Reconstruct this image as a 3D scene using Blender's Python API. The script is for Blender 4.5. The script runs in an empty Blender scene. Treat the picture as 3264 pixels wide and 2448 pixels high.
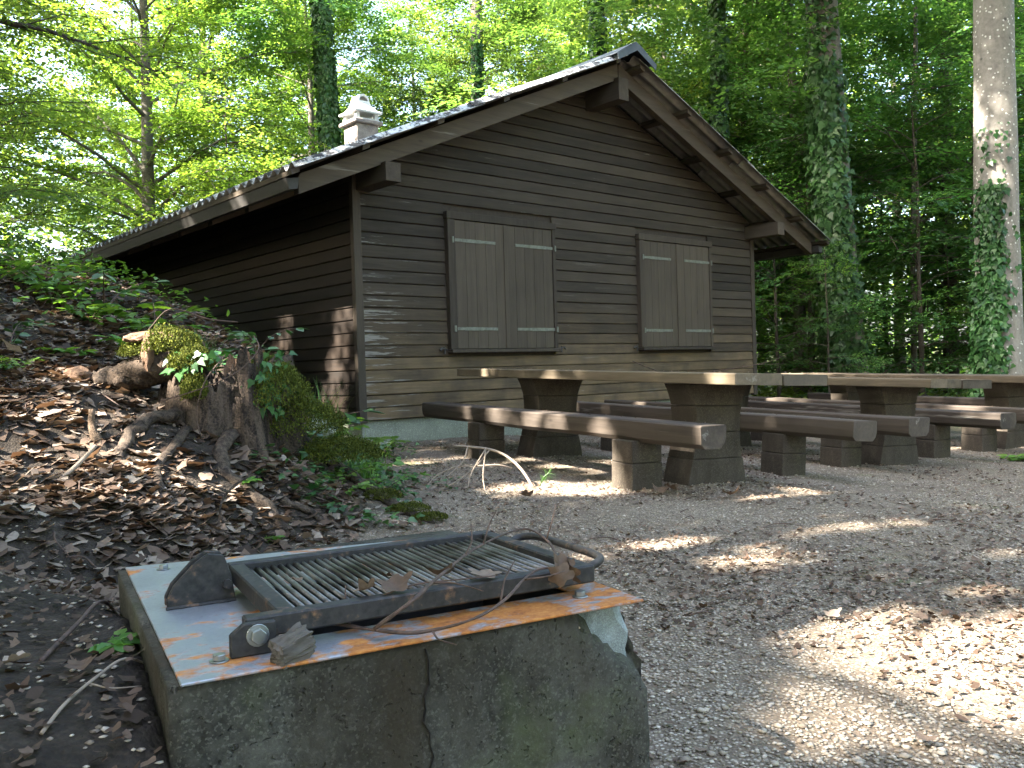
import bpy, bmesh, math, random
import numpy as np
from mathutils import Vector, Matrix, noise as mnoise

R = math.radians
scene = bpy.context.scene
col = scene.collection

# ------------------------------------------------------------------ camera
CAM_H = 0.83
cam_data = bpy.data.cameras.new('camera')
cam_data.sensor_width = 36.0
cam_data.lens = 31.12
cam_data.clip_start = 0.05
cam_data.clip_end = 600.0
cam = bpy.data.objects.new('camera', cam_data)
col.objects.link(cam)
_th, _r = R(0.94), R(1.78)
_f = Vector((0, math.cos(_th), -math.sin(_th)))
_r0, _u0 = Vector((1, 0, 0)), Vector((0, math.sin(_th), math.cos(_th)))
_R = math.cos(_r) * _r0 - math.sin(_r) * _u0
_U = math.sin(_r) * _r0 + math.cos(_r) * _u0
cam.matrix_world = Matrix(((_R.x, _U.x, -_f.x, 0), (_R.y, _U.y, -_f.y, 0), (_R.z, _U.z, -_f.z, CAM_H), (0, 0, 0, 1)))
scene.camera = cam

# ------------------------------------------------------------------ sky, sun, exposure
SUN_D = Vector((0.90, 0.54, -1.0)).normalized()        # the way the light travels
elev = math.asin(-SUN_D.z)
azim = math.atan2(-SUN_D.x, -SUN_D.y)
world = bpy.data.worlds.new('World')
scene.world = world
world.use_nodes = True
wn = world.node_tree.nodes
wl = world.node_tree.links
wn.clear()
sky = wn.new('ShaderNodeTexSky')
sky.sky_type = 'NISHITA'
sky.sun_disc = False
sky.sun_elevation = elev
sky.sun_rotation = azim % (2 * math.pi)
sky.dust_density = 5.0
sky.air_density = 1.0
sky.ozone_density = 1.0
bg = wn.new('ShaderNodeBackground')
bg.inputs['Strength'].default_value = 0.14
wo = wn.new('ShaderNodeOutputWorld')
wl.new(sky.outputs[0], bg.inputs[0])
wl.new(bg.outputs[0], wo.inputs[0])

sun_data = bpy.data.lights.new('sun', 'SUN')
sun_data.energy = 5.0
sun_data.angle = R(0.53)
sun_data.color = (1.0, 0.93, 0.82)
sun = bpy.data.objects.new('sun', sun_data)
sun.rotation_euler = SUN_D.to_track_quat('-Z', 'Y').to_euler()
sun.location = (-9, -6, 20)
col.objects.link(sun)

vs = scene.view_settings
vs.view_transform = 'Standard'
vs.look = 'None'
vs.gamma = 1.0
vs.exposure = 3.75
vs.use_curve_mapping = False
cy = scene.cycles
cy.max_bounces = 4
cy.diffuse_bounces = 3
cy.glossy_bounces = 2
cy.transmission_bounces = 3
cy.transparent_max_bounces = 8
cy.use_denoising = True
cy.sample_clamp_indirect = 6.0

# ------------------------------------------------------------------ terrain height
RNG = np.random.default_rng(7)
HK = 0.916
HUT0 = np.array([-1.582, 9.206])
HU = np.array([math.sin(R(49)), math.cos(R(49))])      # along the gable
HV = np.array([-math.cos(R(49)), math.sin(R(49))])     # along the side wall, away


def _hash(ix, iy, seed):
    h = (ix.astype(np.int64) * 374761393 + iy.astype(np.int64) * 668265263 + seed * 1442695041) & 0x7fffffff
    h = ((h ^ (h >> 13)) * 1274126177) & 0x7fffffff
    return ((h ^ (h >> 16)) & 0xffff) / 65535.0


def vnoise(x, y, seed=0):
    x = np.asarray(x, float)
    y = np.asarray(y, float)
    ix, iy = np.floor(x), np.floor(y)
    fx, fy = x - ix, y - iy
    fx, fy = fx * fx * (3 - 2 * fx), fy * fy * (3 - 2 * fy)
    a, b = _hash(ix, iy, seed), _hash(ix + 1, iy, seed)
    c, d = _hash(ix, iy + 1, seed), _hash(ix + 1, iy + 1, seed)
    return (a * (1 - fx) + b * fx) * (1 - fy) + (c * (1 - fx) + d * fx) * fy


def sstep(a, b, x):
    t = np.clip((x - a) / (b - a), 0, 1)
    return t * t * (3 - 2 * t)


def foot_x(y):
    y = np.asarray(y, float)
    xf = np.interp(y, [-2, 0, 2.0, 3.4, 4.9, 5.75, 9.1], [-2.0, -1.6, -1.25, -0.85, -0.42, -0.62, -1.35])
    return np.where(y > 9.1, -1.35 - 0.87 * (y - 9.1), xf)


def block_side(x, y):
    """the soil banked up against the left side of the barbecue block"""
    lx = (x + .492) * .882 + (y - 1.272) * .471
    ly = (x + .492) * -.471 + (y - 1.272) * .882
    w = np.clip(ly - .88, 0, 2)
    return sstep(.16 + .5 * w, -.03 - .7 * w, lx) * sstep(-1.2, .25, ly) * sstep(3.4, 1.3, ly)


def hill_mask(x, y):
    d = foot_x(y) - x
    dw = -((x - HUT0[0]) * HU[0] + (y - HUT0[1]) * HU[1])
    return sstep(0, 1.1, d) * sstep(0.25, 1.9, dw)


def bank_mask(x, y):
    x = np.asarray(x, float)
    y = np.asarray(y, float)
    return np.maximum(hill_mask(x, y), block_side(x, y))


def ground_z(x, y):
    x = np.asarray(x, float)
    y = np.asarray(y, float)
    dx, dy = x - 0.782, y - 5.914
    a = -0.412 * dx + 0.911 * dy
    X = 0.911 * dx + 0.412 * dy
    z = 0.018 * np.clip(a, -8, 6) - 0.22 * np.tanh(np.maximum(0, X - 0.5) / 3.5)
    pl = 0.36 * (-x) + 0.2 * y - 1.02
    pl = 2.6 * np.tanh(np.maximum(pl, 0) / 2.6)
    m = bank_mask(x, y)
    ha, hb = pl * hill_mask(x, y), .43 * block_side(x, y)
    z = z + (ha + hb + np.sqrt((ha - hb) ** 2 + .004)) / 2 - .0316
    near = sstep(30, 8, np.hypot(x, y))
    z = z + near * ((vnoise(x * 1.3, y * 1.3, 3) - .5) * .05 * (0.35 + 1.6 * m) + (vnoise(x * 5, y * 5, 4) - .5) * .018 * (0.6 + 2 * m)
                    + (vnoise(x * 17, y * 17, 5) - .5) * .008 * (1 + m))
    far = sstep(25, 60, np.hypot(x, y))
    z = z + far * (vnoise(x * .05, y * .05, 9) - .3) * 3
    return z


def gz(x, y):
    return float(ground_z(np.array([x]), np.array([y]))[0])


# ------------------------------------------------------------------ helpers: objects
def tag(o, label=None, cat=None, group=None, kind=None):
    if label:
        o['label'] = label
    if cat:
        o['category'] = cat
    if group:
        o['group'] = group
    if kind:
        o['kind'] = kind
    return o


def empty(name, loc=(0, 0, 0), rotz=0.0, label=None, cat=None, group=None, parent=None):
    o = bpy.data.objects.new(name, None)
    o.empty_display_size = 0.2
    o.location = loc
    o.rotation_euler = (0, 0, rotz)
    if parent:
        o.parent = parent
    col.objects.link(o)
    return tag(o, label, cat, group)


def link(name, me, mat=None, parent=None):
    o = bpy.data.objects.new(name, me)
    if mat is not None and len(me.materials) == 0:
        me.materials.append(mat)
    if parent:
        o.parent = parent
    col.objects.link(o)
    return o


def mesh_np(name, V, F, mat=None, smooth=False, var=None, dat=None):
    """V (N,3); F (M,k) of one polygon size, or a list of such arrays."""
    if not isinstance(F, list):
        F = [F]
    F = [np.asarray(f, np.int32) for f in F if len(f)]
    me = bpy.data.meshes.new(name)
    V = np.asarray(V, np.float32)
    me.vertices.add(len(V))
    me.vertices.foreach_set('co', V.ravel())
    loops = np.concatenate([f.ravel() for f in F])
    sizes = np.concatenate([np.full(len(f), f.shape[1], np.int32) for f in F])
    starts = np.concatenate([[0], np.cumsum(sizes)[:-1]]).astype(np.int32)
    me.loops.add(len(loops))
    me.loops.foreach_set('vertex_index', loops)
    me.polygons.add(len(sizes))
    me.polygons.foreach_set('loop_start', starts)
    me.polygons.foreach_set('loop_total', sizes)
    if smooth:
        me.polygons.foreach_set('use_smooth', np.ones(len(sizes), bool))
    if var is not None:
        at = me.attributes.new('var', 'FLOAT', 'POINT')
        at.data.foreach_set('value', np.asarray(var, np.float32))
    me.update(calc_edges=True)
    if mat is not None:
        me.materials.append(mat)
    return me


class MB:
    """collects pieces of ONE mesh"""

    def __init__(self):
        self.v, self.f = [], []

    def add(self, vs, fs):
        n = len(self.v)
        self.v += [tuple(p) for p in vs]
        self.f += [tuple(i + n for i in f) for f in fs]
        return self

    def box(self, x0, x1, y0, y1, z0, z1):
        return self.add([(x0, y0, z0), (x1, y0, z0), (x1, y1, z0), (x0, y1, z0), (x0, y0, z1), (x1, y0, z1), (x1, y1, z1), (x0, y1, z1)],
                        [(0, 3, 2, 1), (4, 5, 6, 7), (0, 1, 5, 4), (1, 2, 6, 5), (2, 3, 7, 6), (3, 0, 4, 7)])

    def prism(self, prof, p0, axis, ex, ey):
        """profile [(a,b)..] in the ex,ey plane at p0, extruded by the vector axis"""
        p0, axis, ex, ey = Vector(p0), Vector(axis), Vector(ex), Vector(ey)
        a = [p0 + ex * q[0] + ey * q[1] for q in prof]
        b = [p + axis for p in a]
        n = len(a)
        return self.add(a + b, [tuple(range(n - 1, -1, -1)), tuple(range(n, 2 * n))] + [(i, (i + 1) % n, n + (i + 1) % n, n + i) for i in range(n)])

    def tube(self, pts, rad, sides=8, cap=True):
        v, f = tube(pts, rad, sides, cap)
        return self.add(v, f)

    def mesh(self, name, bevel=0.0, smooth=False, seg=1):
        me = bpy.data.meshes.new(name)
        me.from_pydata(self.v, [], self.f)
        bm = bmesh.new()
        bm.from_mesh(me)
        bmesh.ops.recalc_face_normals(bm, faces=bm.faces)
        if bevel > 0:
            es = [e for e in bm.edges if len(e.link_faces) == 2 and e.calc_face_angle(0) > R(25)]
            bmesh.ops.bevel(bm, geom=es, offset=bevel, segments=seg, affect='EDGES', clamp_overlap=True)
        if smooth:
            for f_ in bm.faces:
                f_.smooth = True
        bm.to_mesh(me)
        bm.free()
        return me

    def build(self, name, mat, parent=None, bevel=0.0, smooth=False, seg=1):
        return link(name, self.mesh(name, bevel, smooth, seg), mat, parent)


def tube(pts, rad, sides=8, cap=True):
    pts = [Vector(p) for p in pts]
    n = len(pts)
    if not hasattr(rad, '__len__'):
        rad = [rad] * n
    vs, fs = [], []
    t0 = (pts[1] - pts[0]).normalized()
    ref = Vector((0, 0, 1)) if abs(t0.z) < .9 else Vector((1, 0, 0))
    nx = t0.cross(ref).normalized()
    for i in range(n):
        t = (pts[min(i + 1, n - 1)] - pts[max(i - 1, 0)]).normalized()
        nx = (nx - t * nx.dot(t)).normalized()
        ny = t.cross(nx)
        for k in range(sides):
            a = 2 * math.pi * k / sides
            vs.append(pts[i] + (nx * math.cos(a) + ny * math.sin(a)) * rad[i])
    for i in range(n - 1):
        for k in range(sides):
            k2 = (k + 1) % sides
            fs.append((i * sides + k, i * sides + k2, (i + 1) * sides + k2, (i + 1) * sides + k))
    if cap:
        fs.append(tuple(range(sides - 1, -1, -1)))
        fs.append(tuple((n - 1) * sides + k for k in range(sides)))
    return vs, fs


def smooth_path(pts, n=6):
    """Catmull-Rom through pts"""
    P = [Vector(p) for p in pts]
    P = [P[0] * 2 - P[1]] + P + [P[-1] * 2 - P[-2]]
    out = []
    for i in range(1, len(P) - 2):
        a, b, c, d = P[i - 1], P[i], P[i + 1], P[i + 2]
        for k in range(n):
            t = k / n
            out.append(.5 * ((2 * b) + (c - a) * t + (2 * a - 5 * b + 4 * c - d) * t * t + (3 * b - a - 3 * c + d) * t ** 3))
    out.append(P[-2])
    return out


# ------------------------------------------------------------------ helpers: materials
class NT:
    def __init__(self, name):
        self.m = bpy.data.materials.new(name)
        self.m.use_nodes = True
        self.t = self.m.node_tree
        self.t.nodes.clear()
        self.out = self.n('ShaderNodeOutputMaterial')

    def n(self, typ, **kw):
        nd = self.t.nodes.new(typ)
        for k, v in kw.items():
            if k in nd.inputs.keys():
                nd.inputs[k].default_value = v
            else:
                setattr(nd, k, v)
        return nd

    def l(self, a, b):
        self.t.links.new(a, b)
        return b

    def coord(self, kind='Object', scale=(1, 1, 1), loc=(0, 0, 0), rot=(0, 0, 0)):
        tc = self.n('ShaderNodeTexCoord')
        mp = self.n('ShaderNodeMapping')
        mp.inputs['Scale'].default_value = scale
        mp.inputs['Location'].default_value = loc
        mp.inputs['Rotation'].default_value = rot
        self.l(tc.outputs[kind], mp.inputs['Vector'])
        return mp.outputs[0]

    def noise(self, vec, scale, detail=4, rough=.55, dist=0.0):
        nd = self.n('ShaderNodeTexNoise')
        nd.inputs['Scale'].default_value = scale
        nd.inputs['Detail'].default_value = detail
        nd.inputs['Roughness'].default_value = rough
        nd.inputs['Distortion'].default_value = dist
        if vec is not None:
            self.l(vec, nd.inputs['Vector'])
        return nd.outputs['Fac']

    def voronoi(self, vec, scale, feature='F1', out='Distance', rnd=1.0):
        nd = self.n('ShaderNodeTexVoronoi', feature=feature)
        nd.inputs['Scale'].default_value = scale
        nd.inputs['Randomness'].default_value = rnd
        if vec is not None:
            self.l(vec, nd.inputs['Vector'])
        return nd.outputs[out]

    def ramp(self, fac, stops, interp='LINEAR'):
        nd = self.n('ShaderNodeValToRGB')
        cr = nd.color_ramp
        cr.interpolation = interp
        while len(cr.elements) > 1:
            cr.elements.remove(cr.elements[-1])
        for i, (p, c) in enumerate(stops):
            e = cr.elements[0] if i == 0 else cr.elements.new(p)
            e.position = p
            c = c if hasattr(c, '__len__') else (c, c, c)
            e.color = (c[0], c[1], c[2], 1)
        self.l(fac, nd.inputs[0])
        return nd.outputs[0]

    def mix(self, fac, a, b, blend='MIX'):
        nd = self.n('ShaderNodeMix', data_type='RGBA', blend_type=blend)
        for s, v in ((0, fac), (6, a), (7, b)):
            if hasattr(v, 'is_linked'):
                self.l(v, nd.inputs[s])
            elif s == 0:
                nd.inputs[0].default_value = v
            else:
                nd.inputs[s].default_value = (v[0], v[1], v[2], 1)
        return nd.outputs[2]

    def math(self, op, a, b=None, c=None, clamp=False):
        nd = self.n('ShaderNodeMath', operation=op, use_clamp=clamp)
        for i, v in enumerate((a, b, c)):
            if v is None:
                continue
            if hasattr(v, 'is_linked'):
                self.l(v, nd.inputs[i])
            else:
                nd.inputs[i].default_value = v
        return nd.outputs[0]

    def rng(self, v, a, b, c=0.0, d=1.0):
        nd = self.n('ShaderNodeMapRange')
        self.l(v, nd.inputs[0])
        for i, q in enumerate((a, b, c, d)):
            nd.inputs[i + 1].default_value = q
        return nd.outputs[0]

    def sep(self, vec):
        nd = self.n('ShaderNodeSeparateXYZ')
        self.l(vec, nd.inputs[0])
        return nd.outputs

    def attr(self, name='var'):
        nd = self.n('ShaderNodeAttribute', attribute_name=name)
        return nd.outputs['Fac']

    def rand(self):
        return self.n('ShaderNodeObjectInfo').outputs['Random']

    def bump(self, h, strength=.4, dist=.01, normal=None):
        nd = self.n('ShaderNodeBump')
        nd.inputs['Strength'].default_value = strength
        nd.inputs['Distance'].default_value = dist
        self.l(h, nd.inputs['Height'])
        if normal is not None:
            self.l(normal, nd.inputs['Normal'])
        return nd.outputs[0]

    def bsdf(self, color, rough=.8, metal=0.0, spec=.3, normal=None):
        nd = self.n('ShaderNodeBsdfPrincipled')
        for nm, v in (('Base Color', color), ('Roughness', rough), ('Metallic', metal), ('Specular IOR Level', spec)):
            if hasattr(v, 'is_linked'):
                self.l(v, nd.inputs[nm])
            elif nm == 'Base Color':
                nd.inputs[nm].default_value = (v[0], v[1], v[2], 1)
            else:
                nd.inputs[nm].default_value = v
        if normal is not None:
            self.l(normal, nd.inputs['Normal'])
        self.l(nd.outputs[0], self.out.inputs[0])
        return nd

    def leaf(self, color, trans_color, trans=.45, rough=.45, spec=.25):
        p = self.n('ShaderNodeBsdfPrincipled')
        self.l(color, p.inputs['Base Color'])
        p.inputs['Roughness'].default_value = rough
        p.inputs['Specular IOR Level'].default_value = spec
        t = self.n('ShaderNodeBsdfTranslucent')
        self.l(trans_color, t.inputs['Color'])
        m = self.n('ShaderNodeMixShader')
        m.inputs[0].default_value = trans
        self.l(p.outputs[0], m.inputs[1])
        self.l(t.outputs[0], m.inputs[2])
        self.l(m.outputs[0], self.out.inputs[0])


def leaf_mat(name, dark, mid, light, trans=.45, tint=(1.5, 1.25, .55), rough=.42):
    n = NT(name)
    v = n.attr('var')
    c = n.ramp(v, [(0, dark), (.5, mid), (1, light)])
    pos = n.n('ShaderNodeNewGeometry').outputs['Position']
    big = n.rng(n.noise(pos, .55, 2), .3, .7, .72, 1.3)
    hs = n.n('ShaderNodeHueSaturation')
    n.l(big, hs.inputs['Value'])
    hs.inputs['Saturation'].default_value = 1.0
    n.l(n.rng(n.rand(), 0, 1, .485, .515), hs.inputs['Hue'])
    n.l(c, hs.inputs['Color'])
    tc = n.mix(1.0, hs.outputs[0], tint, 'MULTIPLY')
    n.leaf(hs.outputs[0], tc, trans, rough)
    return n.m


M = {}
M['leaf_beech'] = leaf_mat('leaf_beech', (.038, .082, .016), (.072, .142, .026), (.130, .205, .042), trans=.52, tint=(2.9, 2.25, 1.1))
M['leaf_maple'] = leaf_mat('leaf_maple', (.036, .078, .020), (.066, .128, .030), (.115, .185, .045), trans=.5, tint=(2.8, 2.25, 1.1))
M['leaf_dark'] = leaf_mat('leaf_dark', (.028, .072, .024), (.052, .118, .036), (.090, .170, .048), trans=.45, tint=(2.2, 2.1, .9))
M['ivy'] = leaf_mat('ivy', (.015, .043, .013), (.028, .074, .020), (.056, .116, .036), trans=.15, tint=(1.2, 1.4, .6), rough=.35)
M['plant'] = leaf_mat('plant', (.045, .110, .020), (.075, .165, .028), (.120, .220, .045), trans=.4, tint=(1.7, 1.6, .6))
M['grass'] = leaf_mat('grass', (.035, .085, .018), (.065, .140, .028), (.110, .190, .050), trans=.35, tint=(1.6, 1.5, .6))
M['moss'] = leaf_mat('moss', (.022, .030, .004), (.050, .060, .007), (.110, .115, .014), trans=.1, tint=(1.2, 1.2, .5), rough=.9)


def wood_mat(name, dark, light, axis='x', grain=26.0, weather_bounce=None, rough=.78, contrast=1.0, bump=.35, silver=0.0, flake=False):
    """grain runs along the given local axis"""
    n = NT(name)
    st = {'x': (.06, 1, 1), 'y': (1, .06, 1), 'z': (1, 1, .06)}[axis]
    rnd = n.rand()
    tc = n.n('ShaderNodeTexCoord')
    off = n.n('ShaderNodeCombineXYZ')
    n.l(n.math('MULTIPLY', rnd, 37.0), off.inputs[0])
    n.l(n.math('MULTIPLY', rnd, 91.0), off.inputs[1])
    n.l(n.math('MULTIPLY', rnd, 53.0), off.inputs[2])
    add = n.n('ShaderNodeVectorMath', operation='ADD')
    n.l(tc.outputs['Object'], add.inputs[0])
    n.l(off.outputs[0], add.inputs[1])
    mp = n.n('ShaderNodeMapping')
    mp.inputs['Scale'].default_value = st
    n.l(add.outputs[0], mp.inputs['Vector'])
    g = n.noise(mp.outputs[0], grain, 5, .6, .6)
    fine = n.noise(mp.outputs[0], grain * 4.5, 3, .7)
    blot = n.noise(add.outputs[0], 1.4, 4, .6)
    knot = n.voronoi(n.coord('Object', tuple(q * 5 for q in (.35 if axis == 'x' else 1, .35 if axis == 'y' else 1, .35 if axis == 'z' else 1))), 1.0)
    h = n.math('ADD', n.math('MULTIPLY', g, .62), n.math('MULTIPLY', fine, .38))
    h = n.math('ADD', h, n.math('MULTIPLY', n.math('SUBTRACT', rnd, .5), .30))
    c = n.ramp(h, [(.5 - .22 / contrast, dark), (.5 + .22 / contrast, light)])
    c = n.mix(n.rng(blot, .35, .7, 0, .45), c, n.mix(1.0, c, (.55, .55, .58), 'MULTIPLY'))
    kn = n.rng(knot, .02, .075, .55, 0)
    c = n.mix(kn, c, (dark[0] * .35, dark[1] * .33, dark[2] * .3))
    if weather_bounce:
        # lower boards paler: rain bleaching, plus bounce light from the ground put into colour
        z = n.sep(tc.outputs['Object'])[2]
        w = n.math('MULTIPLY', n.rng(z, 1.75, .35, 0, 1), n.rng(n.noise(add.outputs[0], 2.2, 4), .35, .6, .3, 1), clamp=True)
        c = n.mix(n.math('MULTIPLY', w, .8), c, n.mix(1.0, c, weather_bounce, 'MULTIPLY'))
    if silver:
        fl = n.rng(n.noise(mp.outputs[0], 9, 5, .7), .62, .70, 0, silver)
        c = n.mix(fl, c, (.34, .32, .29))
    if flake:
        # stain flaked off near the exposed corner
        x_, _, z_ = n.sep(tc.outputs['Object'])
        k_ = n.math('MULTIPLY', n.rng(x_, .85, .06, 0, 1), n.rng(z_, 2.6, 1.2, .25, 1))
        fk = n.rng(n.math('ADD', n.noise(mp.outputs[0], 30, 5, .7), n.math('MULTIPLY', k_, .16)), .66, .72, 0, .8)
        c = n.mix(fk, c, (.19, .175, .155))
    n.bsdf(c, rough, 0, .25, n.bump(h, bump, .004))
    return n.m


M['siding'] = wood_mat('siding', (.0165, .0122, .0083), (.052, .0395, .0268), 'x', 24, weather_bounce=(4.3, 3.8, 2.8), silver=.14, flake=True)
M['siding_side_shaded'] = wood_mat('siding_side_shaded', (.0065, .0042, .0027), (.024, .0155, .0098), 'y', 24, weather_bounce=(1.6, 1.5, 1.35))  # left wall boards: deep eaves shade put into a darker copy of siding
M['shutter'] = wood_mat('shutter', (.038, .030, .021), (.078, .061, .043), 'z', 16, contrast=.8)
M['trim'] = wood_mat('trim', (.025, .019, .0135), (.058, .045, .032), 'z', 20)
M['beam'] = wood_mat('beam', (.028, .0215, .015), (.078, .060, .042), 'x', 14, silver=.35)
M['beam_y'] = wood_mat('beam_y', (.028, .0215, .015), (.078, .060, .042), 'y', 14)
M['plank_dark'] = wood_mat('plank_dark', (.030, .024, .018), (.105, .084, .060), 'x', 11, silver=.15, contrast=.9)
M['plank'] = wood_mat('plank', (.046, .036, .024), (.150, .118, .079), 'x', 11, silver=.3, contrast=.9)
M['bench'] = wood_mat('bench', (.026, .0205, .0165), (.092, .073, .057), 'x', 10, silver=.45, contrast=.9)


def concrete(name, base, var, scale=6.0, stain=None, pits=.6, bump=.5, moss=0.0):
    n = NT(name)
    v = n.coord('Object')
    a = n.noise(v, scale, 6, .62)
    f = n.noise(v, scale * 11, 4, .6)
    c = n.ramp(n.math('ADD', n.math('MULTIPLY', a, .65), n.math('MULTIPLY', f, .35)), [(.36, tuple(b * (1 - var) for b in base)), (.52, base), (.66, tuple(b * (1 + var * .8) for b in base))])
    ag = n.sep(n.voronoi(v, scale * 48, out='Color'))[1]
    gr = n.noise(v, scale * 30, 3, .7)
    c = n.mix(n.rng(n.math('MULTIPLY', ag, gr), .34, .52, 0, .75), c, tuple(min(1, b * 2.0) for b in base))
    c = n.mix(n.rng(n.math('ADD', ag, gr), .55, .2, 0, .6), c, tuple(b * .4 for b in base))
    wv = n.n('ShaderNodeVectorMath', operation='ADD')
    nz = n.n('ShaderNodeTexNoise')
    nz.inputs['Scale'].default_value = scale * 9
    n.l(v, nz.inputs['Vector'])
    sc_ = n.n('ShaderNodeVectorMath', operation='SCALE')
    sc_.inputs['Scale'].default_value = .35 / scale
    n.l(nz.outputs['Color'], sc_.inputs[0])
    n.l(v, wv.inputs[0])
    n.l(sc_.outputs[0], wv.inputs[1])
    pv = n.n('ShaderNodeTexVoronoi')
    pv.inputs['Scale'].default_value = scale * 13
    n.l(wv.outputs[0], pv.inputs['Vector'])
    pit = n.math('MULTIPLY', n.rng(pv.outputs['Distance'], .12, .34, pits, 0), n.rng(n.sep(pv.outputs['Color'])[0], .72, .80, 0, 1))
    c = n.mix(pit, c, tuple(b * .28 for b in base))
    if stain:
        s = n.rng(n.noise(n.coord('Object', (2.2, 2.2, .5)), 2.2, 5, .6), .45, .68, 0, .85)
        c = n.mix(s, c, stain)
    if moss:
        g = n.rng(n.noise(v, 3.1, 5, .65), .54, .68, 0, moss)
        c = n.mix(g, c, (.055, .070, .025))
    hh = n.math('SUBTRACT', n.math('ADD', n.math('MULTIPLY', f, .5), a), pit)
    n.bsdf(c, .9, 0, .2, n.bump(hh, bump, .012))
    return n.m


M['concrete_block'] = concrete('concrete_block', (.046, .045, .037), .7, 5.0, stain=(.026, .020, .012), pits=.75, bump=.7, moss=.45)
M['concrete_chip'] = concrete('concrete_chip', (.20, .225, .22), .35, 22, pits=.5, bump=.6)
M['foundation'] = concrete('foundation', (.19, .20, .155), .22, 3, pits=.1, bump=.2)
M['leg'] = concrete('leg', (.054, .045, .035), .4, 4, stain=(.032, .025, .019), pits=.35, bump=.3)
M['chimney'] = concrete('chimney', (.22, .19, .17), .45, 9, pits=.5, bump=.7)
M['chimney_cap'] = concrete('chimney_cap', (.48, .49, .48), .10, 4, pits=.1, bump=.1)


def simple(name, c, rough=.6, metal=0.0, spec=.4, var=.25, scale=30):
    n = NT(name)
    f = n.noise(n.coord('Object'), scale, 4)
    cc = n.ramp(f, [(.3, tuple(q * (1 - var) for q in c)), (.7, tuple(min(1, q * (1 + var)) for q in c))])
    n.bsdf(cc, rough, metal, spec, n.bump(f, .15, .003))
    return n.m


M['strap'] = simple('strap', (.115, .12, .095), .65, .2, var=.3)
M['iron'] = simple('iron', (.045, .042, .040), .6, .5)
M['bolt'] = simple('bolt', (.27, .29, .285), .35, .85, var=.15)
M['bark_chunk'] = wood_mat('bark_chunk', (.045, .038, .031), (.15, .132, .11), 'x', 40, bump=.9)
M['charcoal'] = simple('charcoal', (.014, .013, .012), .9)
M['twig'] = simple('twig', (.062, .038, .028), .75, var=.5, scale=60)
M['twig_pale'] = simple('twig_pale', (.21, .165, .125), .75, var=.25)
M['gutter'] = simple('gutter', (.030, .027, .024), .7, 0)
M['ridge'] = simple('ridge', (.045, .054, .064), .6, 0, var=.25, scale=8)
M['dark_core'] = simple('dark_core', (.030, .022, .015), .9)
M['wedge'] = simple('wedge', (.25, .18, .12), .8, var=.5, scale=25)


def roof_mat():
    n = NT('fibre_cement')
    v = n.coord('Object')
    geo = n.n('ShaderNodeNewGeometry').outputs['Position']
    a = n.noise(geo, 9, 6, .65)
    b = n.noise(geo, 38, 4, .6)
    lich = n.rng(n.math('ADD', n.math('MULTIPLY', a, .7), n.math('MULTIPLY', b, .3)), .47, .53, 0, 1)
    c = n.mix(lich, n.ramp(b, [(.3, (.40, .41, .41)), (.7, (.58, .59, .58))]), (.055, .055, .058))
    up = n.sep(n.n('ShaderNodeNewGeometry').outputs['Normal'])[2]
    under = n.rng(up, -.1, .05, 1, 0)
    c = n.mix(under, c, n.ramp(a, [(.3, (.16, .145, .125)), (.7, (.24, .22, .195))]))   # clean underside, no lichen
    n.bsdf(c, .9, 0, .2, n.bump(b, .3, .004))
    return n.m


M['roof'] = roof_mat()


def plate_mat():
    n = NT('rusty_plate')
    tc = n.n('ShaderNodeTexCoord')
    x, y, z = n.sep(tc.outputs['Object'])
    v = tc.outputs['Object']
    a = n.noise(v, 7.5, 6, .62, .4)
    b = n.noise(n.coord('Object', (1, 1.8, 1), (3, 1, 0)), 22, 5, .6)
    f = n.noise(v, 120, 3, .6)
    bias = n.math('ADD', n.rng(x, .0, .8, -.020, .065), n.rng(y, .42, 0, -.035, .03))
    m = n.math('ADD', n.math('ADD', n.math('MULTIPLY', a, .62), n.math('MULTIPLY', b, .38)), bias)
    rust = n.rng(m, .500, .575, 0, 1)
    rc = n.ramp(n.math('ADD', n.math('MULTIPLY', b, .6), n.math('MULTIPLY', f, .4)), [(.3, (.13, .042, .013)), (.5, (.33, .120, .026)), (.68, (.46, .21, .055))])
    sc = n.ramp(n.math('ADD', n.math('MULTIPLY', a, .6), n.math('MULTIPLY', f, .4)), [(.3, (.20, .215, .24)), (.6, (.30, .315, .34)), (.75, (.36, .36, .355))])
    spot = n.rng(n.noise(v, 60, 4, .7), .64, .70, 0, .6)
    sc = n.mix(spot, sc, (.10, .07, .05))
    c = n.mix(rust, sc, rc)
    n.bsdf(c, n.rng(rust, 0, 1, .42, .85), n.rng(rust, 0, 1, .55, .05), .4, n.bump(n.math('ADD', f, n.math('MULTIPLY', rust, .6)), .2, .002))
    return n.m


M['plate'] = plate_mat()


def frame_mat():
    n = NT('burnt_frame')
    v = n.coord('Object')
    a = n.noise(v, 14, 5, .65)
    f = n.noise(v, 70, 4, .6)
    rust = n.rng(n.math('ADD', n.math('MULTIPLY', a, .6), n.math('MULTIPLY', f, .4)), .56, .70, 0, .7)
    c = n.mix(rust, n.ramp(f, [(.3, (.012, .0115, .012)), (.7, (.036, .034, .033))]), n.ramp(f, [(.3, (.09, .04, .018)), (.7, (.26, .13, .06))]))
    n.bsdf(c, .62, .25, .4, n.bump(f, .3, .002))
    return n.m


M['frame'] = frame_mat()


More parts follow.
